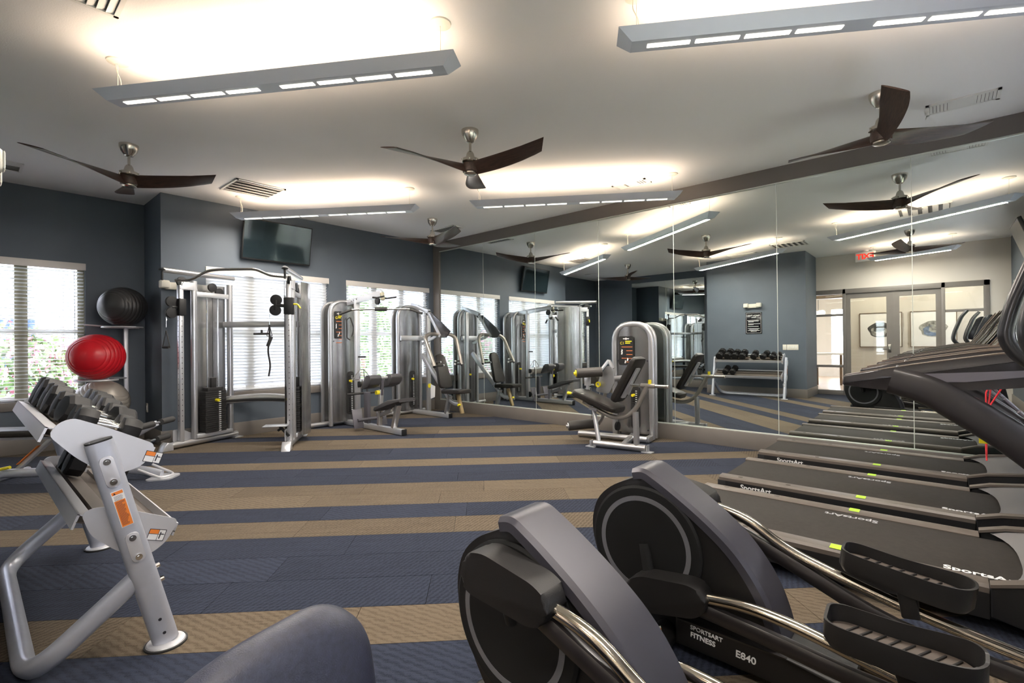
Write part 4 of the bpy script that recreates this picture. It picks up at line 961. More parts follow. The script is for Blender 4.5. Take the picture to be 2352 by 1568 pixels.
def lat_machine():
    O = Vector((.35, -2.02, 0)); t = thing('lat_pulldown_machine', 'silver lat pulldown and low row machine with curl pad, second from the left', 'exercise machine', O)
    sy = arch_tower(t, (0, 0, 0), (1, 0, 0), .44, 1.84, .24, slot=(.075, .16, .80))
    placard(t, (.028, -.105, 1.49), (0, 1, 0), (0, 0, 1), .13, .40, 'G', 7)
    g = BM(); Z = V(0, 0, 1); yb = .055
    bar(g, (.265, yb, .05), (.265, yb, 1.86), .05, .075, (0, 1, 0), .006); obj('boom_post', g, 'machine_light', t)
    g = BM(); bar(g, (-.20, yb, 1.80), (.90, yb, 1.90), .05, .085, (0, 0, 1), .006); bo = obj('boom', g, 'machine_light', t)
    g = BM(); bar(g, (.90, yb, 1.855), (.94, yb, 1.86), .054, .11, (0, 0, 1), .01); obj('boom_cap', g, 'olive_mullion', t)
    g = BM()
    for k, z in enumerate((.30, .42, .75, .87, 1.3)): cyl(g, (.24, yb - .027, z), (.24, yb - .024, z), .010, 8)
    for x, z in ((.16, 1.84), (.22, 1.85), (.30, 1.86)): cyl(g, (x, yb - .028, z), (x, yb - .024, z), .010, 8)
    obj('bolt', g, 'label_ink', t)
    for pc, pr_ in (((.80, yb, 1.80), .05), ((-.15, yb, 1.78), .05), ((.30, yb, .14), .055), ((.31, yb, .62), .045)): g = BM(); pulley(g, pc, (0, 1, 0), pr_); obj('pulley', g, 'black_plastic', t)
    g = BM()
    for dy in (-.075, .075): cyl(g, (.86, yb + dy - .04, 1.84), (.86, yb + dy + .04, 1.84), .012, 10); cyl(g, (.93, yb + dy, 1.835), (1.10, yb + dy * 1.3, 1.84), .011, 10); 
    obj('bar_hook', g, 'black_plastic', t)
    g = BM(); c = V(.88, yb, 1.70); tube(g, [c + V(0, 0, .09), c + V(0, .02, .04), c + V(0, .012, .0), c + V(0, -.012, 0), c + V(0, -.02, .04), c + V(0, 0, .09)], .003, 6, .01); obj('carabiner', g, 'chrome', t)
    d = V(.75, .66, 0); c = c - Z * .015
    g = BM(); tube(g, [c - d * .56 - Z * .06, c - d * .40 - Z * .005, c, c + d * .40 - Z * .005, c + d * .56 - Z * .06], .0125, 12, .05); lb = obj('lat_bar', g, 'chrome_bar', t)
    g = BM()
    for s in (-1, 1): cyl(g, c + d * s * .40 - Z * .005, c + d * s * .575 - Z * .066, .017, 12)
    obj('bar_grip', g, 'black_rubber', t); g = BM(); cyl(g, c - d * .08, c + d * .08, .028, 18); obj('centre_grip', g, 'black_rubber', t)
    # stirrup hanging in front of the shroud
    g = BM(); p = V(.075, .05, 1.60); tube(g, [p, p + V(.0, -.05, -.03), p + V(0, -.05, -.30), p + V(0, 0, -.33)], .008, 8, .02); tube(g, [p + V(.02, .0, 0), p + V(.03, .05, -.16), p + V(.02, .02, -.28)], .009, 8, .03); obj('hanging_strap', g, 'black_rubber', t)
    # floor frame
    g = BM(); bar(g, (-.12, yb, .045), (1.38, yb, .045), .07, .075, (0, 0, 1), .008); obj('base_beam', g, 'machine_light', t)
    g = BM(); bar(g, (1.38, yb, .045), (1.40, yb, .045), .074, .08, (0, 0, 1), .006); obj('beam_cap', g, 'black_plastic', t)
    g = BM(); tube(g, [(-.10, -.62, .045), (-.10, .30, .045)], .035, 14); obj('floor_stabiliser', g, 'machine_silver', t)
    g = BM(); bar(g, (.82, yb, .08), (.87, yb, .58), .05, .06, (0, 1, 0), .006); obj('curl_post', g, 'machine_silver', t)
    g = BM(); bar(g, (.875, yb, .50), (.90, yb, .76), .035, .04, (0, 1, 0), .004); obj('sliding_post', g, 'gunmetal', t)
    g = BM(); cyl(g, (.86, yb - .03, .54), (.86, yb - .075, .54), .03, 18); obj('adjust_knob', g, 'yellow_knob', t, 'round yellow knob')
    g = BM(); cyl(g, (.87, yb - .06, .665), (.85, yb - .10, .665), .022, 14); obj('adjust_knob', g, 'yellow_knob', t, 'yellow knob')
    g = BM(); cyl(g, (.90, yb - .22, .74), (.90, yb + .22, .74), .022, 14); obj('pad_axle', g, 'machine_light', t)
    for s in (-1, 1):
        g = BM(); prism(g, round_poly([(-.14, -.12), (.05, -.06), (.10, .05), (.04, .08), (-.04, .075)], .03, 4), -.09, .09, 'xz', bev=.015); xform(g, Matrix.Translation((.92, yb + s * .165, .71))); obj('curl_pad', g, 'vinyl_pad', t, 'dark wedge pad')
    g = BM(); bar(g, (1.16, yb, .08), (1.27, yb, .40), .06, .07, (0, 1, 0), .006); obj('seat_post', g, 'machine_silver', t)
    g = BM(); bar(g, (.85, yb, .22), (1.10, yb, .31), .04, .05, (0, 0, 1), .005); obj('seat_brace', g, 'machine_silver', t)
    g = BM(); prism(g, [(.86, .30), (.90, .29), (1.18, .41), (1.47, .455), (1.47, .50), (1.20, .465), (.88, .345)], -.13, .13, 'xz', bev=.014); xform(g, Matrix.Translation((0, yb, 0))); obj('seat_pad', g, 'vinyl_pad', t, 'kinked dark seat pad')
    # foot plates and low row
    for s in (-1, 1): g = BM(); bar(g, (.62, yb + s * .19, .04), (.55, yb + s * .19, .30), .15, .012, (1, 0, 0), .003); obj('foot_plate', g, 'gunmetal', t)
    g = BM(); cyl(g, (.60, yb - .2, .15), (.60, yb + .2, .15), .022, 12); bar(g, (.52, yb - .0, .08), (.52, yb, .52), .10, .05, (0, 1, 0), .004); obj('foot_bracket', g, 'gunmetal', t)
    g = BM(); cyl(g, (.42, yb - .26, .50), (.42, yb + .26, .50), .016, 12); cyl(g, (.44, yb + .05, .50), (.44, yb + .05, .60), .012, 10); obj('row_bar', g, 'black_rubber', t)
    c = V(.42, yb - .02, .76); g = BM()
    for s in (-1, 1): tube(g, [c + V(0, s * .03, .08), c + V(0, s * .16, -.06), c + V(0, s * .04, -.06), c + V(0, s * .03, .08)], .006, 8, .01)
    tube(g, [c + V(0, -.03, .08), c + V(0, .03, .08)], .007, 8); obj('row_handle', g, 'chrome', t, 'chrome triangle handle')
    g = BM(); cyl(g, c + V(0, 0, -.06), c + V(0, 0, -.26), .006, 8); cyl(g, (.30, yb, 1.02), (.42, yb + .04, 1.02), .012, 8); obj('accessory_hook', g, 'black_plastic', t)
mat('vinyl_pad', (.060, .058, .062), .45, bump=.1, bscale=200)
lat_machine()

def press_machine():
    O = Vector((.16, -.70, 0)); t = thing('chest_press_machine', 'silver chest press machine with arched press arms in the corner by the mirror', 'exercise machine', O)
    arch_tower(t, (0, 0, 0), (1, 0, 0), .46, 1.84, .15, slot=(.03, .12, .74))
    Z = V(0, 0, 1); yb = .10
    g = BM(); bar(g, (.09, -.24, 1.30), (.09, .24, 1.30), .04, .085, Z, .008); obj('cross_collar', g, 'machine_light', t)
    g = BM(); bar(g, (.22, yb + .14, .05), (.22, yb + .14, 1.78), .05, .07, (0, 1, 0), .006); obj('rear_post', g, 'machine_light', t)
    g = BM(); bar(g, (-.05, yb, 1.88), (.42, yb, 1.74), .05, .07, Z, .006); obj('top_boom', g, 'machine_light', t)
    for pc, pr_ in (((.40, yb, 1.72), .045), ((.46, yb, 1.66), .04)): g = BM(); pulley(g, pc, (0, 1, 0), pr_); obj('pulley', g, 'black_plastic', t)
    g = BM(); bar(g, (.42, yb, 1.72), (.72, yb, 1.32), .045, .06, (1, 0, 0), .006); obj('swing_arm', g, 'machine_light', t)
    g = BM(); prism(g, [(.44, 1.70), (.50, 1.72), (.96, 1.40), (.86, 1.30), (.74, 1.30)], yb - .012 if False else .085, .105, 'xz', bev=.003); obj('arm_cover', g, 'clear_dark', t, 'dark triangular guard')
    top = V(.66, yb, 1.35)
    for s in (-1, 1):
        g = BM(); e = V(.90 + .06 * s * -1, yb + s * .34, .85); tube(g, [top, top + V(.02, s * .22, .012), top + V(.06, s * .33, -.05), e], .030, 14, .13); arm = obj('press_arm', g, 'warm_grey', t)
        g = BM(); cyl(g, e, e + (e - top).normalized() * .012, .026, 14); obj('arm_cap', g, 'black_rubber', arm)
        for k, (dz, dx) in enumerate(((.06, -.03), (.01, .0))):
            q = e + V(dx, 0, dz); g = BM(); cyl(g, q, q + V(.02, -s * .17 if k else -s * .13, 0), .015, 12); obj('handle_grip', g, 'black_rubber', arm)
            g = BM(); bmesh.ops.create_uvsphere(g, u_segments=12, v_segments=8, radius=.018, matrix=Matrix.Translation(q + V(.02, -s * .17 if k else -s * .13, 0))); obj('grip_ball', g, 'machine_light', arm)
    g = BM(); bar(g, (.24, yb, 1.20), (.62, yb, 1.33), .035, .045, Z, .005); obj('arm_brace', g, 'machine_light', t)
    g = BM(); bar(g, (.22, yb, 1.02), (.78, yb, .46), .05, .075, (1, 0, 0), .006); obj('back_frame', g, 'machine_light', t)
    d = V(.17, 0, -.53).normalized(); pad('back_pad', t, (.80, yb - .04, .76), (0, 1, 0), d * -1, .27, .56, .06, 'black_vinyl', .06, .62)
    pad('seat_pad', t, (1.10, yb - .02, .445), (0, 1, 0), (1, 0, .04), .27, .46, .06, 'black_vinyl', .05)
    g = BM(); bar(g, (.84, yb, .07), (.93, yb, .37), .055, .07, (0, 1, 0), .006); obj('seat_post', g, 'machine_silver', t)
    g = BM(); otube(g, [(.80, yb, .44), (.92, yb, .30), (1.02, yb, .25), (1.18, yb, .24)], .028, .034, 14, .12); obj('seat_curve', g, 'machine_light', t)
    g = BM(); bar(g, (1.12, yb, .40), (1.22, yb, .10), .04, .055, (0, 1, 0), .005); obj('foot_strut', g, 'wood_tan', t)
    g = BM(); cyl(g, (1.19, yb - .02, .24), (1.19, yb - .065, .24), .018, 14); cyl(g, (.62, yb - .17, .52), (.62, yb - .14, .52), .035, 18); obj('adjust_knob', g, 'yellow_knob', t, 'yellow knob')
    g = BM(); bar(g, (-.08, yb, .04), (.93, yb, .04), .07, .07, Z, .008); obj('base_beam', g, 'machine_light', t)
    g = BM(); bar(g, (.93, yb, .04), (.945, yb, .04), .074, .075, Z, .006); obj('beam_cap', g, 'black_plastic', t)
    g = BM(); tube(g, [(-.03, -.48, .045), (-.03, .34, .045)], .033, 14); obj('floor_stabiliser', g, 'machine_silver', t)
    g = BM(); prism(g, [(-.05, -.11), (.05, -.07), (.06, .10), (-.05, .13)], -.004, .004, 'xz', bev=.002); xform(g, Matrix.Translation((.72, yb - .18, .42))); obj('towel_card', g, 'label_white', t, 'white hanging card')
mat('warm_grey', (.42, .39, .35), .3, .7); mat('wood_tan', (.45, .33, .17), .4, .3)
press_machine()

def leg_machine():
    O = Vector((4.13, -.26, 0)); t = thing('leg_extension_machine', 'silver leg extension and curl machine with dark seat, standing against the mirror', 'exercise machine', O)
    arch_tower(t, (0, 0, 0), (0, -1, 0), .50, 1.42, .09, slot=(.05, .13, .66))
    placard(t, (-.06, -.052, 1.09), (1, 0, 0), (0, 0, 1), .205, .36, 'C1', 5)
    def W(x, y, z): return Vector((x, y, z)) - O
    Z = V(0, 0, 1); y = -.90
    g = BM(); tube(g, [W(4.02, -1.0, .045), W(4.60, -.89, .045)], .037, 14); obj('base_tube', g, 'machine_silver', t)
    g = BM(); tube(g, [W(3.55, -.60, .045), W(4.40, -.45, .045)], .037, 14); obj('base_tube', g, 'machine_silver', t)
    g = BM(); bar(g, W(4.35, -.92, .045), W(4.15, -.30, .045), .06, .06, Z, .006); bar(g, W(4.40, -.45, .04), W(4.36, -.20, .04), .06, .06, Z, .006); obj('base_tie', g, 'machine_silver', t)
    for a in (W(4.62, -.885, .0), W(3.99, -1.005, .0)): g = BM(); box(g, a + Z * .006, (.12, .08, .012), bev=.003); bar(g, a + Z * .01, a + Z * .08, .06, .012, (1, 0, 0)); obj('foot_tab', g, 'machine_light', t)
    g = BM(); otube(g, [W(4.50, y, .07), W(4.49, y, .43)], .036, .030, 16); obj('seat_post', g, 'machine_silver', t)
    g = BM(); tube(g, [W(4.07, -.98, .07), W(3.95, y, .45)], .025, 14); obj('front_strut', g, 'machine_silver', t)
    g = BM(); tube(g, [W(3.82, y, .50), W(4.0, y, .42), W(4.20, y, .345), W(4.38, y, .36), W(4.50, y, .47), W(4.63, y, .72)], .026, 14, .10); obj('seat_frame', g, 'warm_grey', t)
    g = BM(); cyl(g, W(4.42, y, .722), W(4.62, y, .725), .016, 14); cyl(g, W(4.70, y, .725), W(4.86, y, .725), .018, 14); hb = obj('back_slide', g, 'chrome_bar', t)
    g = BM(); cyl(g, W(4.56, y, .724), W(4.72, y, .725), .025, 16); cyl(g, W(4.86, y, .725), W(4.872, y, .725), .020, 14); obj('slide_sleeve', g, 'warm_grey', t)
    g = BM(); cyl(g, W(4.66, y, .745), W(4.66, y, .79), .018, 14); obj('adjust_knob', g, 'yellow_knob', t, 'yellow knob')
    Q = basis(W(4.40, y, .775), (0, -1, 0), V(.30, 0, .52)); g = BM(); prism(g, round_poly([(-.14, -.27), (.14, -.27), (.14, .29), (-.14, .29)], .05, 5), -.026, .026, 'xy', bev=.014); xform(g, Q); obj('back_pad', g, 'black_vinyl', t, angle=50)
    g = BM(); bb(g, (-.04, -.20, -.055), (.04, .18, -.036)); xform(g, Q); obj('back_plate', g, 'machine_light', t)
    g = BM(); bar(g, W(4.40, y, .62), W(4.45, y, .73), .03, .03, (0, 1, 0)); obj('back_bracket', g, 'machine_silver', t)
    d = V(.50, 0, -.155).normalized(); pad('seat_pad', t, W(4.02, y, .525), (0, -1, 0), -d, .30, .60, .062, 'black_vinyl', .07)
    # leg lever with two foam rollers
    g = BM(); cyl(g, W(4.02, -.62, .75), W(4.02, -.30, .75), .035, 18); obj('pivot_axle', g, 'machine_silver', t)
    g = BM(); prism(g, round_poly([(3.84, .60), (4.02, .58), (4.10, .72), (4.07, .90), (4.0, .92), (3.90, .78)], .03, 3), -.665, -.650, 'xz'); xform(g, Matrix.Translation(-O)); obj('cam_plate', g, 'machine_silver', t)
    g = BM(); tube(g, [W(4.02, -.64, .74), W(3.94, -.64, .52), W(3.93, -.64, .30), W(3.86, -.64, .20)], .022, 12, .08); obj('leg_lever', g, 'warm_grey', t)
    g = BM(); bar(g, W(4.06, -.62, .88), W(4.0, -.62, .98), .03, .045, (0, 1, 0), .005); bar(g, W(4.0, -.62, .98), W(3.96, -.74, .86), .03, .03, Z, .005); obj('upper_link', g, 'machine_light', t)
    for a, b in ((W(3.74, -.93, .83), W(3.96, -.72, .845)), (W(3.62, -.93, .19), W(3.84, -.70, .215))):
        g = BM(); cyl(g, a, b, .058, 24); rl = obj('foam_roller', g, 'tread_brown_pad', t, 'dark foam roller')
        g = BM(); e = (a - b).normalized(); cyl(g, a, a + e * .012, .040, 20); cyl(g, a, a + e * .03, .018, 14)
        obj('roller_cap', g, 'yellow_knob' if a.z > .5 else 'machine_silver', rl, 'yellow roller cap' if a.z > .5 else None)
    g = BM(); box(g, W(3.80, -.78, .735), (.09, .012, .12), bev=.004); box(g, W(3.80, -.78, .66), (.03, .02, .06)); obj('roller_bracket', g, 'machine_light', t)
    g = BM(); lathe(g, [(.018, -.008), (.034, -.008), (.034, .008), (.018, .008)], W(3.90, -.70, .69), 20, rot=Matrix.Rotation(R(90), 3, 'X'), cap=False); obj('range_knob', g, 'yellow_knob', t, 'yellow ring knob')
    g = BM(); cyl(g, W(3.72, -1.02, .60), W(3.90, -1.02, .60), .009, 10); lv = obj('pull_lever', g, 'chrome', t); g = BM(); cyl(g, W(3.68, -1.02, .60), W(3.73, -1.02, .60), .020, 14, r2=.014); obj('lever_knob', g, 'yellow_knob', lv, 'yellow knob')
    g = BM(); bar(g, W(3.95, -.98, .44), W(4.05, -.98, .42), .02, .03, Z); obj('seat_bracket', g, 'machine_silver', t)
    g = BM(); cyl(g, W(3.80, -.70, .66), W(3.80, -.70, .18), .003, 6); obj('cable', g, 'cable_black', t)
    g = BM(); pulley(g, W(4.0, -.42, .16), (1, 0, 0), .055); obj('pulley', g, 'black_plastic', t)
mat('tread_brown_pad', (.050, .044, .040), .5, bump=.1, bscale=150)
leg_machine()

# ================================================================ treadmills
mat('console_black', (.016, .016, .022), .22, coat=.3); mat('arm_dark', (.018, .015, .016), .36, coat=.2); mat('arm_top', (.11, .075, .055), .34); mat('arm_inlay', (.16, .15, .17), .35, .3)
def treadmill():
    t = thing('treadmill', '', 'treadmill', (5.75, 0, 0), 0, 'treadmills in a row facing the end wall'); Lr = 1.385
    g = BM(); bb(g, (.0, -.36, .055), (Lr + .3, .36, .170), bev=.006); obj('deck_frame', g, 'black_plastic', t)
    g = BM(); bb(g, (.015, -.285, .168), (Lr + .22, .285, .188), bev=.004); obj('belt', g, 'belt_black', t)
    for s in (-1, 1):
        g = BM(); prism(g, [(s * .283, .165), (s * .283, .192), (s * .30, .20), (s * .365, .198), (s * .378, .186), (s * .378, .165)], .0, Lr, 'yz'); rl = obj('side_rail', g, 'grey_deck', t)
        g = BM(); bb(g, (.835, s * .335 - .032, .1992), (.885, s * .335 + .028, .2006)); obj('belt_marker', g, 'green_tape', rl, 'bright green marker')
        g = BM(); bb(g, (.0, s * .377 - .0, .06), (Lr, s * .377 + s * .001, .165)); obj('side_skirt', g, 'black_plastic', t)
        for x in (.14, .45): g = BM(); lathe(g, [(.016, 0), (.016, .0012), (.011, .0014)], (x, s * .335, .1985), 16); obj('rail_screw', g, 'tread_brown', rl)
    for s in (-1, 1): g = BM(); bb(g, (-.012, s * .33 - .05, .0), (.05, s * .33 + .05, .17), bev=.01); obj('rear_foot', g, 'black_plastic', t)
    # hood over the motor
    g = BM(); nx, ny = 12, 14; rows = []
    for i in range(nx + 1):
        u = i / nx; row = []
        for j in range(ny + 1):
            v = -1 + 2 * j / ny; x0 = Lr + .02 + .10 * (1 - abs(v) ** 3); x = x0 + (2.12 - x0) * u; z = .200 + .075 * math.sin(u * math.pi * .78 + .02) * (1 - .25 * v * v) + (.008 if i else 0)
            row.append(g.verts.new((x, v * .385, z)))
        rows.append(row)
    for i in range(nx):
        for j in range(ny): g.faces.new((rows[i][j], rows[i + 1][j], rows[i + 1][j + 1], rows[i][j + 1]))
    bmesh.ops.solidify(g, geom=g.faces[:], thickness=.02); obj('motor_hood', g, 'hood_grey', t, 'light grey motor hood', angle=60)
    for s in (-1, 1):
        g = BM(); prism(g, [(Lr + .004, .075), (Lr + .004, .205), (Lr + .10, .235), (Lr + .30, .262), (Lr + .55, .24), (2.12, .17), (2.12, .06), (Lr + .1, .055)], s * .352, s * .392, 'xz', bev=.008); hc = obj('hood_side', g, 'black_plastic', t)
        g = BM(); prism(g, [(Lr + .002, .195), (Lr + .002, .208), (Lr + .10, .240), (Lr + .30, .268), (Lr + .55, .246), (2.12, .18), (2.12, .165), (Lr + .55, .236), (Lr + .30, .256), (Lr + .10, .226)], s * .345, s * .397, 'xz'); obj('hood_trim', g, 'grey_deck', t)
        g = BM(); cyl(g, (Lr + .11, s * .390, .15), (Lr + .11, s * .394, .15), .011, 12); obj('bolt_hole', g, 'label_ink', hc)
    g = BM(); bb(g, (Lr + .1, -.35, .05), (2.12, .35, .18)); obj('motor_housing', g, 'black_plastic', t)
    # masts, arms and console
    for s in (-1, 1):
        g = BM(); path = [V(2.02, s * .36, .12), V(1.80, s * .37, .42), V(1.52, s * .37, .76), V(1.20, s * .36, .985), V(1.08, s * .35, 1.02)]
        sweep(g, smooth_path(path, .25, 6), oval(.066, .034, 20, 3.0), upv=(0, 1, 0)); ms = obj('mast', g, 'arm_dark', t)
        g = BM(); off = V(.038, -.006, .045); sweep(g, smooth_path([p + off for p in path[:-2]], .25, 6), oval(.012, .030, 10), upv=(0, 1, 0)); sweep(g, smooth_path([p + off * .5 - V(0, .033, 0) for p in path[:-2]], .25, 6), circ(.004, 6)); obj('mast_trim', g, 'arm_inlay', ms)
        g = BM(); prism(g, round_poly([(.90, 1.032), (.895, .985), (1.10, .965), (1.45, .995), (1.62, 1.03), (1.70, 1.09), (1.70, 1.16), (1.42, 1.135), (1.15, 1.085)], [.01, .01, .1, .1, .04, .02, .01, .1, .1], 3), s * .295, s * .375, 'xz', bev=.012); ar = obj('handrail', g, 'arm_dark', t, angle=50)
        g = BM(); prism(g, [(.905, 1.034), (1.15, 1.088), (1.42, 1.138), (1.66, 1.163), (1.66, 1.158), (1.42, 1.130), (1.15, 1.080), (.905, 1.026)], s * .30, s * .37, 'xz'); obj('handrail_top', g, 'arm_top', ar, 'brown top face')
        g = BM(); prism(g, [(1.15, 1.045), (1.155, 1.012), (1.32, 1.018), (1.60, 1.062), (1.585, 1.078), (1.30, 1.056)], s * .3745, s * .3775, 'xz'); obj('handrail_inlay', g, 'arm_inlay', ar, 'silvery inlay strip')
    g = BM()
    prism(g, round_poly([(1.52, 1.10), (1.60, 1.20), (1.70, 1.38), (1.80, 1.52), (1.90, 1.54), (1.90, 1.30), (1.80, 1.12), (1.62, 1.06)], .06, 4), -.37, .37, 'xz', bev=.05); obj('console', g, 'console_black', t, 'curved glossy console')
    g = BM(); prism(g, [(1.665, 1.32), (1.785, 1.50), (1.780, 1.505), (1.660, 1.325)], -.25, .25, 'xz'); obj('console_screen', g, 'clear_dark', t)
    for yy in (-.29, .29): g = BM(); sweep(g, smooth_path([(1.53, yy, 1.12), (1.61, yy, 1.23), (1.70, yy, 1.395), (1.79, yy, 1.525)], .1), circ(.006, 6)); obj('console_rib', g, 'arm_top', t)
    g = BM(); cyl(g, (1.50, -.30, 1.08), (1.50, .30, 1.08), .018, 12); obj('cross_handle', g, 'arm_dark', t)
    # safety lanyard
    g = BM(); x, y0 = 1.40, -.02
    tube(g, [(1.50, y0, 1.07), (x + .0, y0 - .012, .96), (x, y0 - .025, .82), (x, y0 + .025, .70), (x, y0 - .02, .66), (x, y0 + .0, .80), (x + .02, y0, 1.0)], .0035, 6, .02); tube(g, [(1.50, y0 + .02, 1.07), (x, y0 + .015, .86), (x, y0 + .02, .70), (x, y0 - .01, .64)], .0035, 6, .02); ly = obj('safety_cord', g, 'red_cord', t, 'red safety cord')
    g = BM(); bb(g, (x - .026, y0 - .034, .72), (x + .026, y0 - .029, .82), bev=.002); obj('safety_tag', g, 'yellow_knob', ly, 'yellow tag')
    Qs = basis((.15, -.3785, .122), (1, 0, 0), (0, 0, 1)); text('SportsArt', .050, 'label_white', t, Qs, bold=.0012)
    text('FITNESS', .017, 'label_white', t, basis((.27, -.3785, .099), (1, 0, 0), (0, 0, 1)), bold=.0003); text('T635A', .026, 'label_white', t, basis((.39, -.3785, .096), (1, 0, 0), (0, 0, 1)), bold=.0003)
    text('SportsArt', .062, 'belt_print', t, basis((.98, .235, .1885), (-1, 0, 0), (0, -1, 0)), bold=.001)
    text('SportsArt', .062, 'label_white', t, basis((1.245, -.262, .1885), (1, 0, 0), (0, 1, 0)), bold=.0015)
    return t
mat('belt_print', (.40, .40, .42), .5)
tm = treadmill()
TL = ['treadmill nearest the camera, its belt behind the elliptical pedals', 'middle treadmill of the three in the row', 'treadmill closest to the mirror wall']
for i, y in enumerate((-2.65, -1.665, -.605)):
    o = tm if i == 0 else copy_tree(tm, label=TL[i]); o.location = (5.75, y, 0); o['label'] = TL[i]

# ================================================================ elliptical trainers
mat('ell_body', (.012, .011, .011), .45, spec=.35, bump=.15, bscale=420); mat('ell_band', (.058, .056, .070), .36, .3, bump=.05, bscale=500); mat('ell_disc', (.010, .010, .010), .6, spec=.25, bump=.1, bscale=420); mat('ell_ring', (.13, .13, .14), .45)
mat('pedal_black', (.016, .015, .015), .42, spec=.4, bump=.06, bscale=200); mat('pedal_mat', (.085, .066, .054), .55); mat('polished_tube', (.60, .55, .47), .12, 1.0)
def elliptical(x0, y0, label, near_up):
    """x0: shift of the rear disc, y0: centre line; near side is -y"""
    t = thing('elliptical_trainer', label, 'elliptical trainer', (x0, y0, 0), 0, 'elliptical trainers in the foreground')
    hw = .085
    out = [(6.055, .645), (6.16, .60), (6.30, .515), (6.42, .415), (6.505, .29), (6.545, .16), (6.56, .05), (6.02, .05), (5.93, .15), (5.85, .28), (5.823, .40), (5.85, .51), (5.92, .58)]
    out = round_poly(out, [.02, .1, .1, .1, .1, .1, .01, .02, .08, .1, .1, .1, .08], 4)
    g = BM(); prism(g, out, -hw, hw, 'xz', bev=.018); obj('housing', g, 'ell_body', t, angle=50)
    g = BM(); path = smooth_path([(6.03, 0, .648), (6.075, 0, .660), (6.16, 0, .615), (6.30, 0, .528), (6.43, 0, .425), (6.52, 0, .295), (6.565, 0, .16), (6.575, 0, .04)], .12, 6)
    sweep(g, path, [(-.098, -.020), (-.098, .008), (-.085, .022), (.085, .022), (.098, .008), (.098, -.020)], upv=(0, 0, 1)); obj('top_band', g, 'ell_band', t, 'grey violet top band', angle=30)
    for s in (-1, 1):
        Q = Matrix.Rotation(R(90), 3, 'X')
        g = BM(); lathe(g, [(.003, 0), (.236, 0), (.236, .012), (.226, .018), (.003, .018)], (6.08, s * (hw - .002) + (0 if s < 0 else .018), .372), 56, rot=Q); di = obj('side_disc', g, 'ell_disc', t, angle=30)
        g = BM(); yy = s * (hw + .0165); lathe(g, [(.176, 0), (.195, 0), (.195, .0012), (.176, .0012)], (6.08, yy if s < 0 else yy + .0012, .372), 64, rot=Q, cap=False); obj('ring_stripe', g, 'ell_ring', di, 'thin grey ring')
        up_side = (s < 0) == near_up
        yc = s * .155
        if up_side: c0, c1, tp = (6.03, .545), (6.27, .515), [(6.25, .51), (6.40, .485), (6.55, .39), (6.87, .30), (7.18, .245), (7.55, .20)]
        else: c0, c1, tp = (6.10, .225), (6.34, .265), [(6.32, .262), (6.48, .285), (6.62, .275), (6.83, .235), (7.10, .19), (7.50, .16)]
        dx, dz = c1[0] - c0[0], c1[1] - c0[1]; L_ = math.hypot(dx, dz); a = math.atan2(dz, dx)
        g = BM(); pl = round_poly([(-.06, -.055), (-.02, -.075), (L_ - .03, -.062), (L_ + .02, -.03), (L_ + .02, .03), (L_ - .03, .055), (.02, .062), (-.05, .035)], .03, 4)
        prism(g, pl, -.045, .045, 'xz', bev=.014); xform(g, Matrix.Translation((c0[0], yc, c0[1])) @ Matrix.Rotation(-a, 4, 'Y')); cc = obj('crank_cover', g, 'ell_body', t, angle=50)
        g = BM(); cyl(g, (6.08, s * .09, .372), (c0[0] + .02, s * .12, c0[1]), .024, 16); obj('crank_arm', g, 'ell_disc', cc)
        g = BM(); sweep(g, smooth_path([(x, yc, z) for x, z in tp], .18, 6), circ(.0195, 18)); obj('pedal_arm', g, 'polished_tube', t)
        g = BM(); cyl(g, (tp[0][0] - .01, yc, tp[0][1]), (tp[0][0] + .03, yc, tp[0][1] + .002), .031, 18); obj('collar', g, 'console_black', cc)
        g = BM(); lk = [(c1[0] - .05, yc, c1[1] - .04), (c1[0] + .20, yc, c1[1] - (.13 if up_side else .06)), (6.87, yc, .215 if up_side else .165), (7.30, yc, .17)]
        sweep(g, smooth_path(lk, .15, 4), oval(.018, .028, 12, 3)); obj('lower_link', g, 'arm_dark', t)
        # pedal
        px_, pz = (6.895, .405) if up_side else (6.90 + (.16 if near_up else 0), .335); tl = R(8 if up_side else 2)
        M_ = Matrix.Translation((px_, yc + s * .03, pz)) @ Matrix.Rotation(tl, 4, 'Y')
        shape = [(-.20, -.05), (-.16, -.075), (.10, -.082), (.17, -.07), (.20, -.03), (.20, .03), (.17, .07), (.10, .078), (-.02, .062), (-.16, .066), (-.20, .045)]
        sh = round_poly([(a_ * .9, b_ * .95) for a_, b_ in shape], .03, 3); g = BM(); prism(g, [(a_ * .97, b_ * .96) for a_, b_ in sh], -.03, -.018, 'xy'); xform(g, M_); pd = obj('pedal', g, 'pedal_black', t)
        g = BM(); n = len(sh); rw = []
        for k, (a_, b_) in enumerate(sh):
            hgt = .018 + .018 * (max(0, a_ / .2) ** 2) + .012 * (1 if b_ > 0 else 0) * (1 if (s < 0) else 0) + .006
            rw.append([g.verts.new((a_ * q, b_ * q, z)) for q, z in ((.93, -.05), (1.0, -.03), (1.0, hgt), (.955, hgt), (.94, -.015))])
        for k in range(n):
            for j in range(4): g.faces.new((rw[k][j], rw[(k + 1) % n][j], rw[(k + 1) % n][j + 1], rw[k][j + 1]))
        g.faces.new([r_[0] for r_ in rw]); xform(g, M_); obj('pedal_rim', g, 'pedal_black', pd, angle=50)
        g = BM(); prism(g, [(a_ * .9, b_ * .86) for a_, b_ in sh], -.018, -.012, 'xy'); xform(g, M_); obj('foot_mat', g, 'pedal_mat', pd, 'brown rubber foot mat')
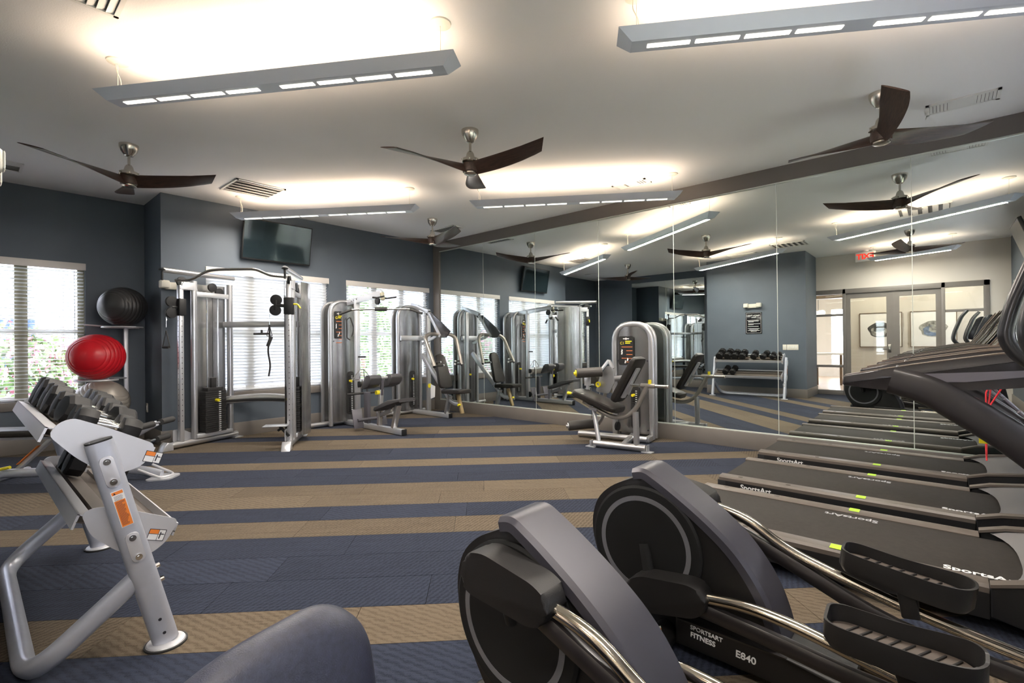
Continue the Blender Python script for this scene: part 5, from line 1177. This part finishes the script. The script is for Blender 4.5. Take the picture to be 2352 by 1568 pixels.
        for k in range(9):
            xx = -.145 + k * .033; g = BM(); bar(g, (xx, -.050, -.010), (xx + .045, .046, -.010), .006, .006, (0, 0, 1), .002); xform(g, M_); obj('tread_rib', g, 'pedal_black', pd)
        g = BM(); bar(g, (px_ + .02, yc, .27 if up_side else .22), (px_ + .0, yc + s * .02, pz - .03), .05, .06, (0, 1, 0), .006); obj('pedal_bracket', g, 'ell_body', t)
    g = BM(); prism(g, [(6.22, .04), (6.22, .150), (6.60, .138), (6.78, .12), (6.78, .035)], -.13, .13, 'xz', bev=.012); obj('base_cover', g, 'ell_body', t)
    g = BM(); bb(g, (6.23, -.131, .136), (6.60, -.119, .142)); xform(g, Matrix.Identity(4)); obj('cover_edge', g, 'arm_dark', t)
    for s in (-1, 1): g = BM(); tube(g, [(6.70, s * .10, .085), (7.70, s * .10, .075)], .026, 14); obj('guide_rail', g, 'polished_tube', t)
    g = BM(); tube(g, [(6.17, -.215, .048), (6.17, .215, .048)], .046, 20); sb = obj('rear_stabiliser', g, 'ell_body', t)
    g = BM(); prism(g, [(-.02, -.016), (.02, -.016), (0, .02)], 0, .0008, 'xy'); xform(g, basis((6.17, -.165, .0945), (1, 0, 0), (0, 1, 0))); obj('warning_label', g, 'label_white', sb, 'white triangle label'); 
    g = BM(); prism(g, [(.0, -.012), (.017, -.012), (.008, .006)], .0008, .0012, 'xy'); xform(g, basis((6.17, -.165, .0945), (1, 0, 0), (0, 1, 0))); obj('warning_mark', g, 'orange_label', sb)
    g = BM(); bb(g, (5.86, -.07, .0), (5.98, .07, .075), bev=.025, seg=3); obj('rear_foot', g, 'ell_body', t)
    g = BM(); tube(g, [(7.70, -.28, .045), (7.70, .28, .045)], .04, 18); obj('front_stabiliser', g, 'ell_body', t)
    g = BM(); bar(g, (7.72, 0, .05), (7.50, 0, 1.20), .10, .09, (0, 1, 0), .02); obj('mast', g, 'arm_dark', t)
    g = BM(); prism(g, round_poly([(7.36, 1.20), (7.48, 1.52), (7.56, 1.54), (7.60, 1.28), (7.52, 1.15)], .03, 4), -.17, .17, 'xz', bev=.03); obj('console', g, 'console_black', t)
    hx = .20 if near_up else 0
    for s in (-1, 1):
        g = BM(); tube(g, [(7.50, s * .20, .18), (7.46, s * .24, .80), (7.38 + hx, s * .25, 1.06), (7.20 + hx, s * .255, 1.115), (7.145 + hx, s * .255, 1.19), (7.165 + hx, s * .25, 1.30), (7.24 + hx, s * .24, 1.52), (7.30 + hx, s * .22, 1.60)], .021, 16, .10, 8); obj('swing_handle', g, 'gloss_grip', t)
    text('FITNESS', .026, 'label_white', t, basis((6.28, -.1315, .092), (1, 0, -.05), (0, 0, 1)), bold=.0006); text('E840', .034, 'label_white', t, basis((6.44, -.1315, .084), (1, 0, -.05), (0, 0, 1)), bold=.0006)
    text('SPORTSART', .022, 'label_white', t, basis((6.28, -.1315, .120), (1, 0, -.05), (0, 0, 1)), bold=.0004)
mat('gloss_grip', (.016, .016, .017), .30, coat=.3)
elliptical(0, -3.84, 'black elliptical trainer with both pedals visible, next to the treadmill row', False)
elliptical(-.045, -4.605, 'black elliptical trainer closest to the camera, cut off by the bottom edge', True)

# ================================================================ recumbent bike (only its seat back reaches into view)
def bike():
    t = thing('exercise_bike', 'dark navy padded seat back of an exercise bike at the bottom edge', 'exercise bike', (6.12, -5.455, 0.015))
    Q = basis((.02, .0, .487), (0, 1, 0), (-.16, 0, 1)); sh = round_poly([(-.33, -.27), (.235, -.27), (.215, .14), (.14, .215), (-.09, .19), (-.33, .02)], [.05, .05, .10, .07, .10, .10], 8)
    g = BM(); rings = []
    for k in range(17):
        a_ = -math.pi / 2 + math.pi * k / 16; q = 1 - .26 * (1 - math.cos(a_)); z = .05 * math.sin(a_) * (1.0 if abs(a_) < 1.5 else 1.02)
        rings.append([g.verts.new((x * q, y * q, z)) for x, y in sh])
    n = len(sh)
    for k in range(16):
        for j in range(n): g.faces.new((rings[k][j], rings[k][(j + 1) % n], rings[k + 1][(j + 1) % n], rings[k + 1][j]))
    g.faces.new(rings[0][::-1]); g.faces.new(rings[-1]); xform(g, Q); obj('seat_back', g, 'vinyl_navy', t, angle=80)
    pad('seat_pad', t, (.26, 0, .42), (0, 1, 0), (1, 0, .03), .42, .40, .08, 'vinyl_navy', .08)
    g = BM(); bar(g, (-.03, 0, .30), (-.06, 0, .62), .10, .05, (0, 1, 0), .01); bar(g, (-.05, 0, .36), (.40, 0, .36), .10, .06, (0, 0, 1), .01); obj('seat_carrier', g, 'gunmetal', t)
    g = BM(); bar(g, (-.1, 0, .14), (.62, 0, .16), .12, .12, (0, 0, 1), .03); bar(g, (.15, 0, .18), (.2, 0, .36), .10, .10, (0, 1, 0), .02); tube(g, [(-.1, -.26, .045), (-.1, .26, .045)], .04, 16); bar(g, (-.1, 0, .04), (-.1, 0, .15), .08, .08, (0, 1, 0)); tube(g, [(.58, -.2, .045), (.58, .2, .045)], .04, 16); bar(g, (.58, 0, .04), (.58, 0, .15), .08, .08, (0, 1, 0)); obj('frame', g, 'ell_body', t)
bike()

# ================================================================ outdoors
bm = BM(); bb(bm, (-40, -40, -.5), (RX - 1.2, 30, -.35)); bb(bm, (LX + 1.2, -30, -.5), (40, 30, -.35)); o = struct(obj('ground', bm, 'grass'))
def house(x, y0, y1, h, label, facing=1):
    t = thing('neighbour_building', label, 'building', (x, (y0 + y1) / 2, -.35)); w = (y1 - y0) / 2
    g = BM(); bb(g, (-2.5, -w, 0), (0, w, h)); obj('wall', g, 'stucco', t); g = BM(); prism(g, [(-2.8, h), (.4, h), (-1.2, h + 1.3)], -w - .3, w + .3, 'xz'); obj('roof', g, 'roof_shingle', t)
    n = max(1, int(w * 2 / 2.2))
    for k in range(n):
        for z in (1.0, 3.4):
            if z + 1.3 > h: continue
            yy = -w + (k + .5) * 2 * w / n; g = BM(); bb(g, (0, yy - .5, z), (.05, yy + .5, z + 1.3)); wn_ = obj('window', g, 'white_vinyl', t); g = BM(); bb(g, (.05, yy - .43, z + .07), (.055, yy + .43, z + .62)); bb(g, (.05, yy - .43, z + .68), (.055, yy + .43, z + 1.23)); obj('pane', g, 'dark_pane', wn_)
house(-9, -6.2, 9.5, 5.6, 'pale stucco building with dark windows outside, beyond the blinds')
house(-10.5, -16, -7.2, 3.6, 'low pale building with grey shingle roof outside the left window')
def shrub(loc, r, n, ml, label, cat='shrub', blossom=None, stem=True):
    t = thing('garden_shrub', label, cat, loc); rnd = random.Random(hash(label) % 999 if False else len(label))
    if stem: g = BM(); cyl(g, (0, 0, 0), (0, 0, loc[2] * 0 + r[2] * .9), .05, 8); obj('trunk', g, 'bark', t)
    def cloud(n_, s_, z0):
        g = BM()
        for _ in range(n_):
            a = rnd.uniform(0, 6.283); ph = math.acos(rnd.uniform(-1, 1)); k = rnd.uniform(.55, 1)
            p = Vector((r[0] * k * math.sin(ph) * math.cos(a), r[1] * k * math.sin(ph) * math.sin(a), z0 + r[2] * k * math.cos(ph)))
            q = Euler((rnd.uniform(0, 6), rnd.uniform(0, 6), rnd.uniform(0, 6))).to_matrix(); v = [g.verts.new(p + q @ Vector(c_) * s_) for c_ in ((-.5, 0, 0), (0, -.3, .06), (.6, 0, 0), (0, .3, .06))]; g.faces.new(v)
        return g
    o = obj('foliage', cloud(n, .13, r[2]), ml, t); o['kind'] = 'stuff'
    if blossom: o = obj('blossom', cloud(n // 2, .11, r[2] * 1.1), blossom, t); o['kind'] = 'stuff'
shrub((-2.6, .1, -.35), (1.0, 1.0, 1.45), 2600, 'leaf_green', 'tall leafy green shrub outside the corner window')
shrub((-4.6, -5.5, -.35), (.9, 1.3, 1.0), 2200, 'leaf_green', 'pink flowering shrub outside the left window', blossom='blossom_pink')
shrub((-2.8, -5.8, -.35), (.5, 1.6, .45), 900, 'leaf_green', 'low green hedge under the left window', stem=False)
